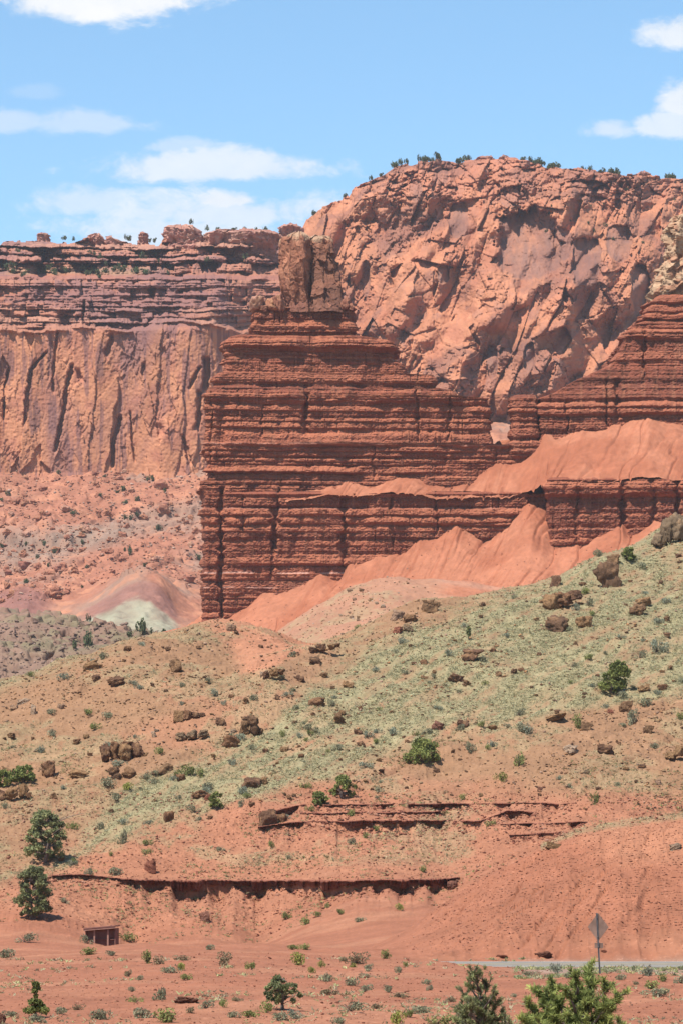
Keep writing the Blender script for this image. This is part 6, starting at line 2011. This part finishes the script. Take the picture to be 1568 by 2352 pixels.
for yy, wd in ((187.0, 0.12), (193.6, 0.12)):
    mk.add([(x0, yy, zr + 0.004), (x1, yy, zr + 0.004), (x1, yy + wd, zr + 0.004), (x0, yy + wd, zr + 0.004)], [(0, 1, 2, 3)])
o = mk.build('road_marking', M['paint'], rd)
mk = MB()
for yy in (190.1, 190.4):
    mk.add([(x0, yy, zr + 0.004), (x1, yy, zr + 0.004), (x1, yy + 0.11, zr + 0.004), (x0, yy + 0.11, zr + 0.004)], [(0, 1, 2, 3)])
mk.build('centre_line', M['ypaint'], rd)

# diamond warning sign seen from its back
sp = hill.at(1373, 2237)
ms = K * sp.y
top = P(1369, 2097, sp.y)
hh = float(top[2] - sp.z)
sg = empty('road_sign', sp)
tag(sg, 'diamond shaped road sign seen from its dull brown back, on a thin post', 'road sign')
pb = MB()
lean = float(top[0] - sp.x)
w = 0.06
# U channel post
for dx, dy, sx, sy in ((0, 0.022, 0.062, 0.012), (-0.027, 0, 0.012, 0.044), (0.027, 0, 0.012, 0.044)):
    n0 = len(pb.v)
    pb.box((dx, dy, (hh - 0.4) / 2), (sx, sy, hh + 0.4))
post = pb.build('post', M['steel'], sg)
post.rotation_euler = (0, math.atan2(lean, hh), 0)
bolts = MB()
for z in (hh - 0.18, hh - 0.92, hh - 1.32):
    bolts.tube([(0, -0.05, z), (0, 0.0, z)], 0.022, 8)
bolts.build('bolt', M['steel'], sg).rotation_euler = (0, math.atan2(lean, hh), 0)
r = 64 * ms / 2
pl = MB()
cz = hh - r * 1.0
e = 0.05
poly = [(0, r), (e * 0.35, r - e * 0.35), (r - e * 0.35, e * 0.35), (r, 0), (r - e * 0.35, -e * 0.35), (e * 0.35, -r + e * 0.35), (0, -r), (-e * 0.35, -r + e * 0.35), (-r + e * 0.35, -e * 0.35), (-r, 0), (-r + e * 0.35, e * 0.35), (-e * 0.35, r - e * 0.35)]
n = len(poly)
V = [(x, 0.045, z) for x, z in poly] + [(x, 0.052, z) for x, z in poly]
pl.add(V, [tuple(range(n))[::-1], tuple(range(n, 2 * n))] + [(i, (i + 1) % n, n + (i + 1) % n, n + i) for i in range(n)])
pn = pl.build('sign_panel', M['rust'], sg)
pn.location = (lean * 0.8, 0, cz)
pn.rotation_euler = (0, 0, R(-46))
pn.scale = (1, 1, 1)
qp = MB()
qp.box((0, 0.05, 0), (0.36, 0.008, 0.21))
q = qp.build('lower_plate', M['rust'], sg, bevel=0.003)
q.location = (lean * 0.45, 0, hh - 74 * ms)
q.rotation_euler = (0, 0, R(-24))

# brown open fronted shelter
YS = 318.0
a, b = P(199, 2160, YS), P(271, 2160, YS)
zt = float(P(235, 2128, YS)[2])
zb = float(a[2]) - 0.5
W, Hs = float(b[0] - a[0]), zt - zb
sh = empty('shelter', ((a[0] + b[0]) / 2, YS, zb), R(-9))
tag(sh, 'small brown open fronted wooden shelter at the foot of the red bank', 'shelter')


def piece(name, c, s, mat, rot=None, bevel=0.01):
    m = MB()
    m.box(c, s, rot)
    return m.build(name, mat, sh, bevel=bevel)


D = 1.5
piece('back_wall', (0, -D / 2 + 0.42, Hs * 0.46), (W - 0.1, 0.08, Hs * 0.92), M['brown_paint'])
piece('side_wall', (-W / 2 + 0.06, 0, Hs * 0.46), (0.10, D - 0.2, Hs * 0.92), M['brown_paint'])
piece('side_wall', (W / 2 - 0.06, 0, Hs * 0.46), (0.10, D - 0.2, Hs * 0.92), M['brown_paint'])
t = R(-4)
rot = Matrix.Rotation(R(-5), 3, 'Y')
piece('roof', (0, -0.12, Hs * 0.97), (W + 0.12, D + 0.5, 0.10), M['brown_paint'], rot)
piece('fascia', (0, -D / 2 - 0.30, Hs * 0.92), (W + 0.10, 0.06, 0.22), M['post_wood'], rot)
for x in (-0.16, 0.28):
    piece('post', (x * W - 0.02 * W, -D / 2 - 0.02, Hs * 0.44), (0.14, 0.14, Hs * 0.88), M['post_wood'])
piece('bench', (0, -D / 2 + 0.24, Hs * 0.36), (W - 0.3, 0.28, 0.06), M['brown_paint'])

# ------------------------------------------------------------------ the air
hv = MB()
hv.box((0, 3150, 215), (10400, 7400, 530))
hz = hv.build('haze', None)
tag(hz, kind='stuff')
hm = bpy.data.materials.new('haze')
hm.use_nodes = True
ht = NT(hm.node_tree)
ht.n.clear()
ho = ht.node('ShaderNodeOutputMaterial')
vp = ht.node('ShaderNodeVolumePrincipled')
vp.inputs['Color'].default_value = (0.80, 0.88, 1.0, 1)
vp.inputs['Density'].default_value = 0.00004
vp.inputs['Anisotropy'].default_value = 0.2
ht.l.new(vp.outputs[0], ho.inputs['Volume'])
hz.data.materials.append(hm)
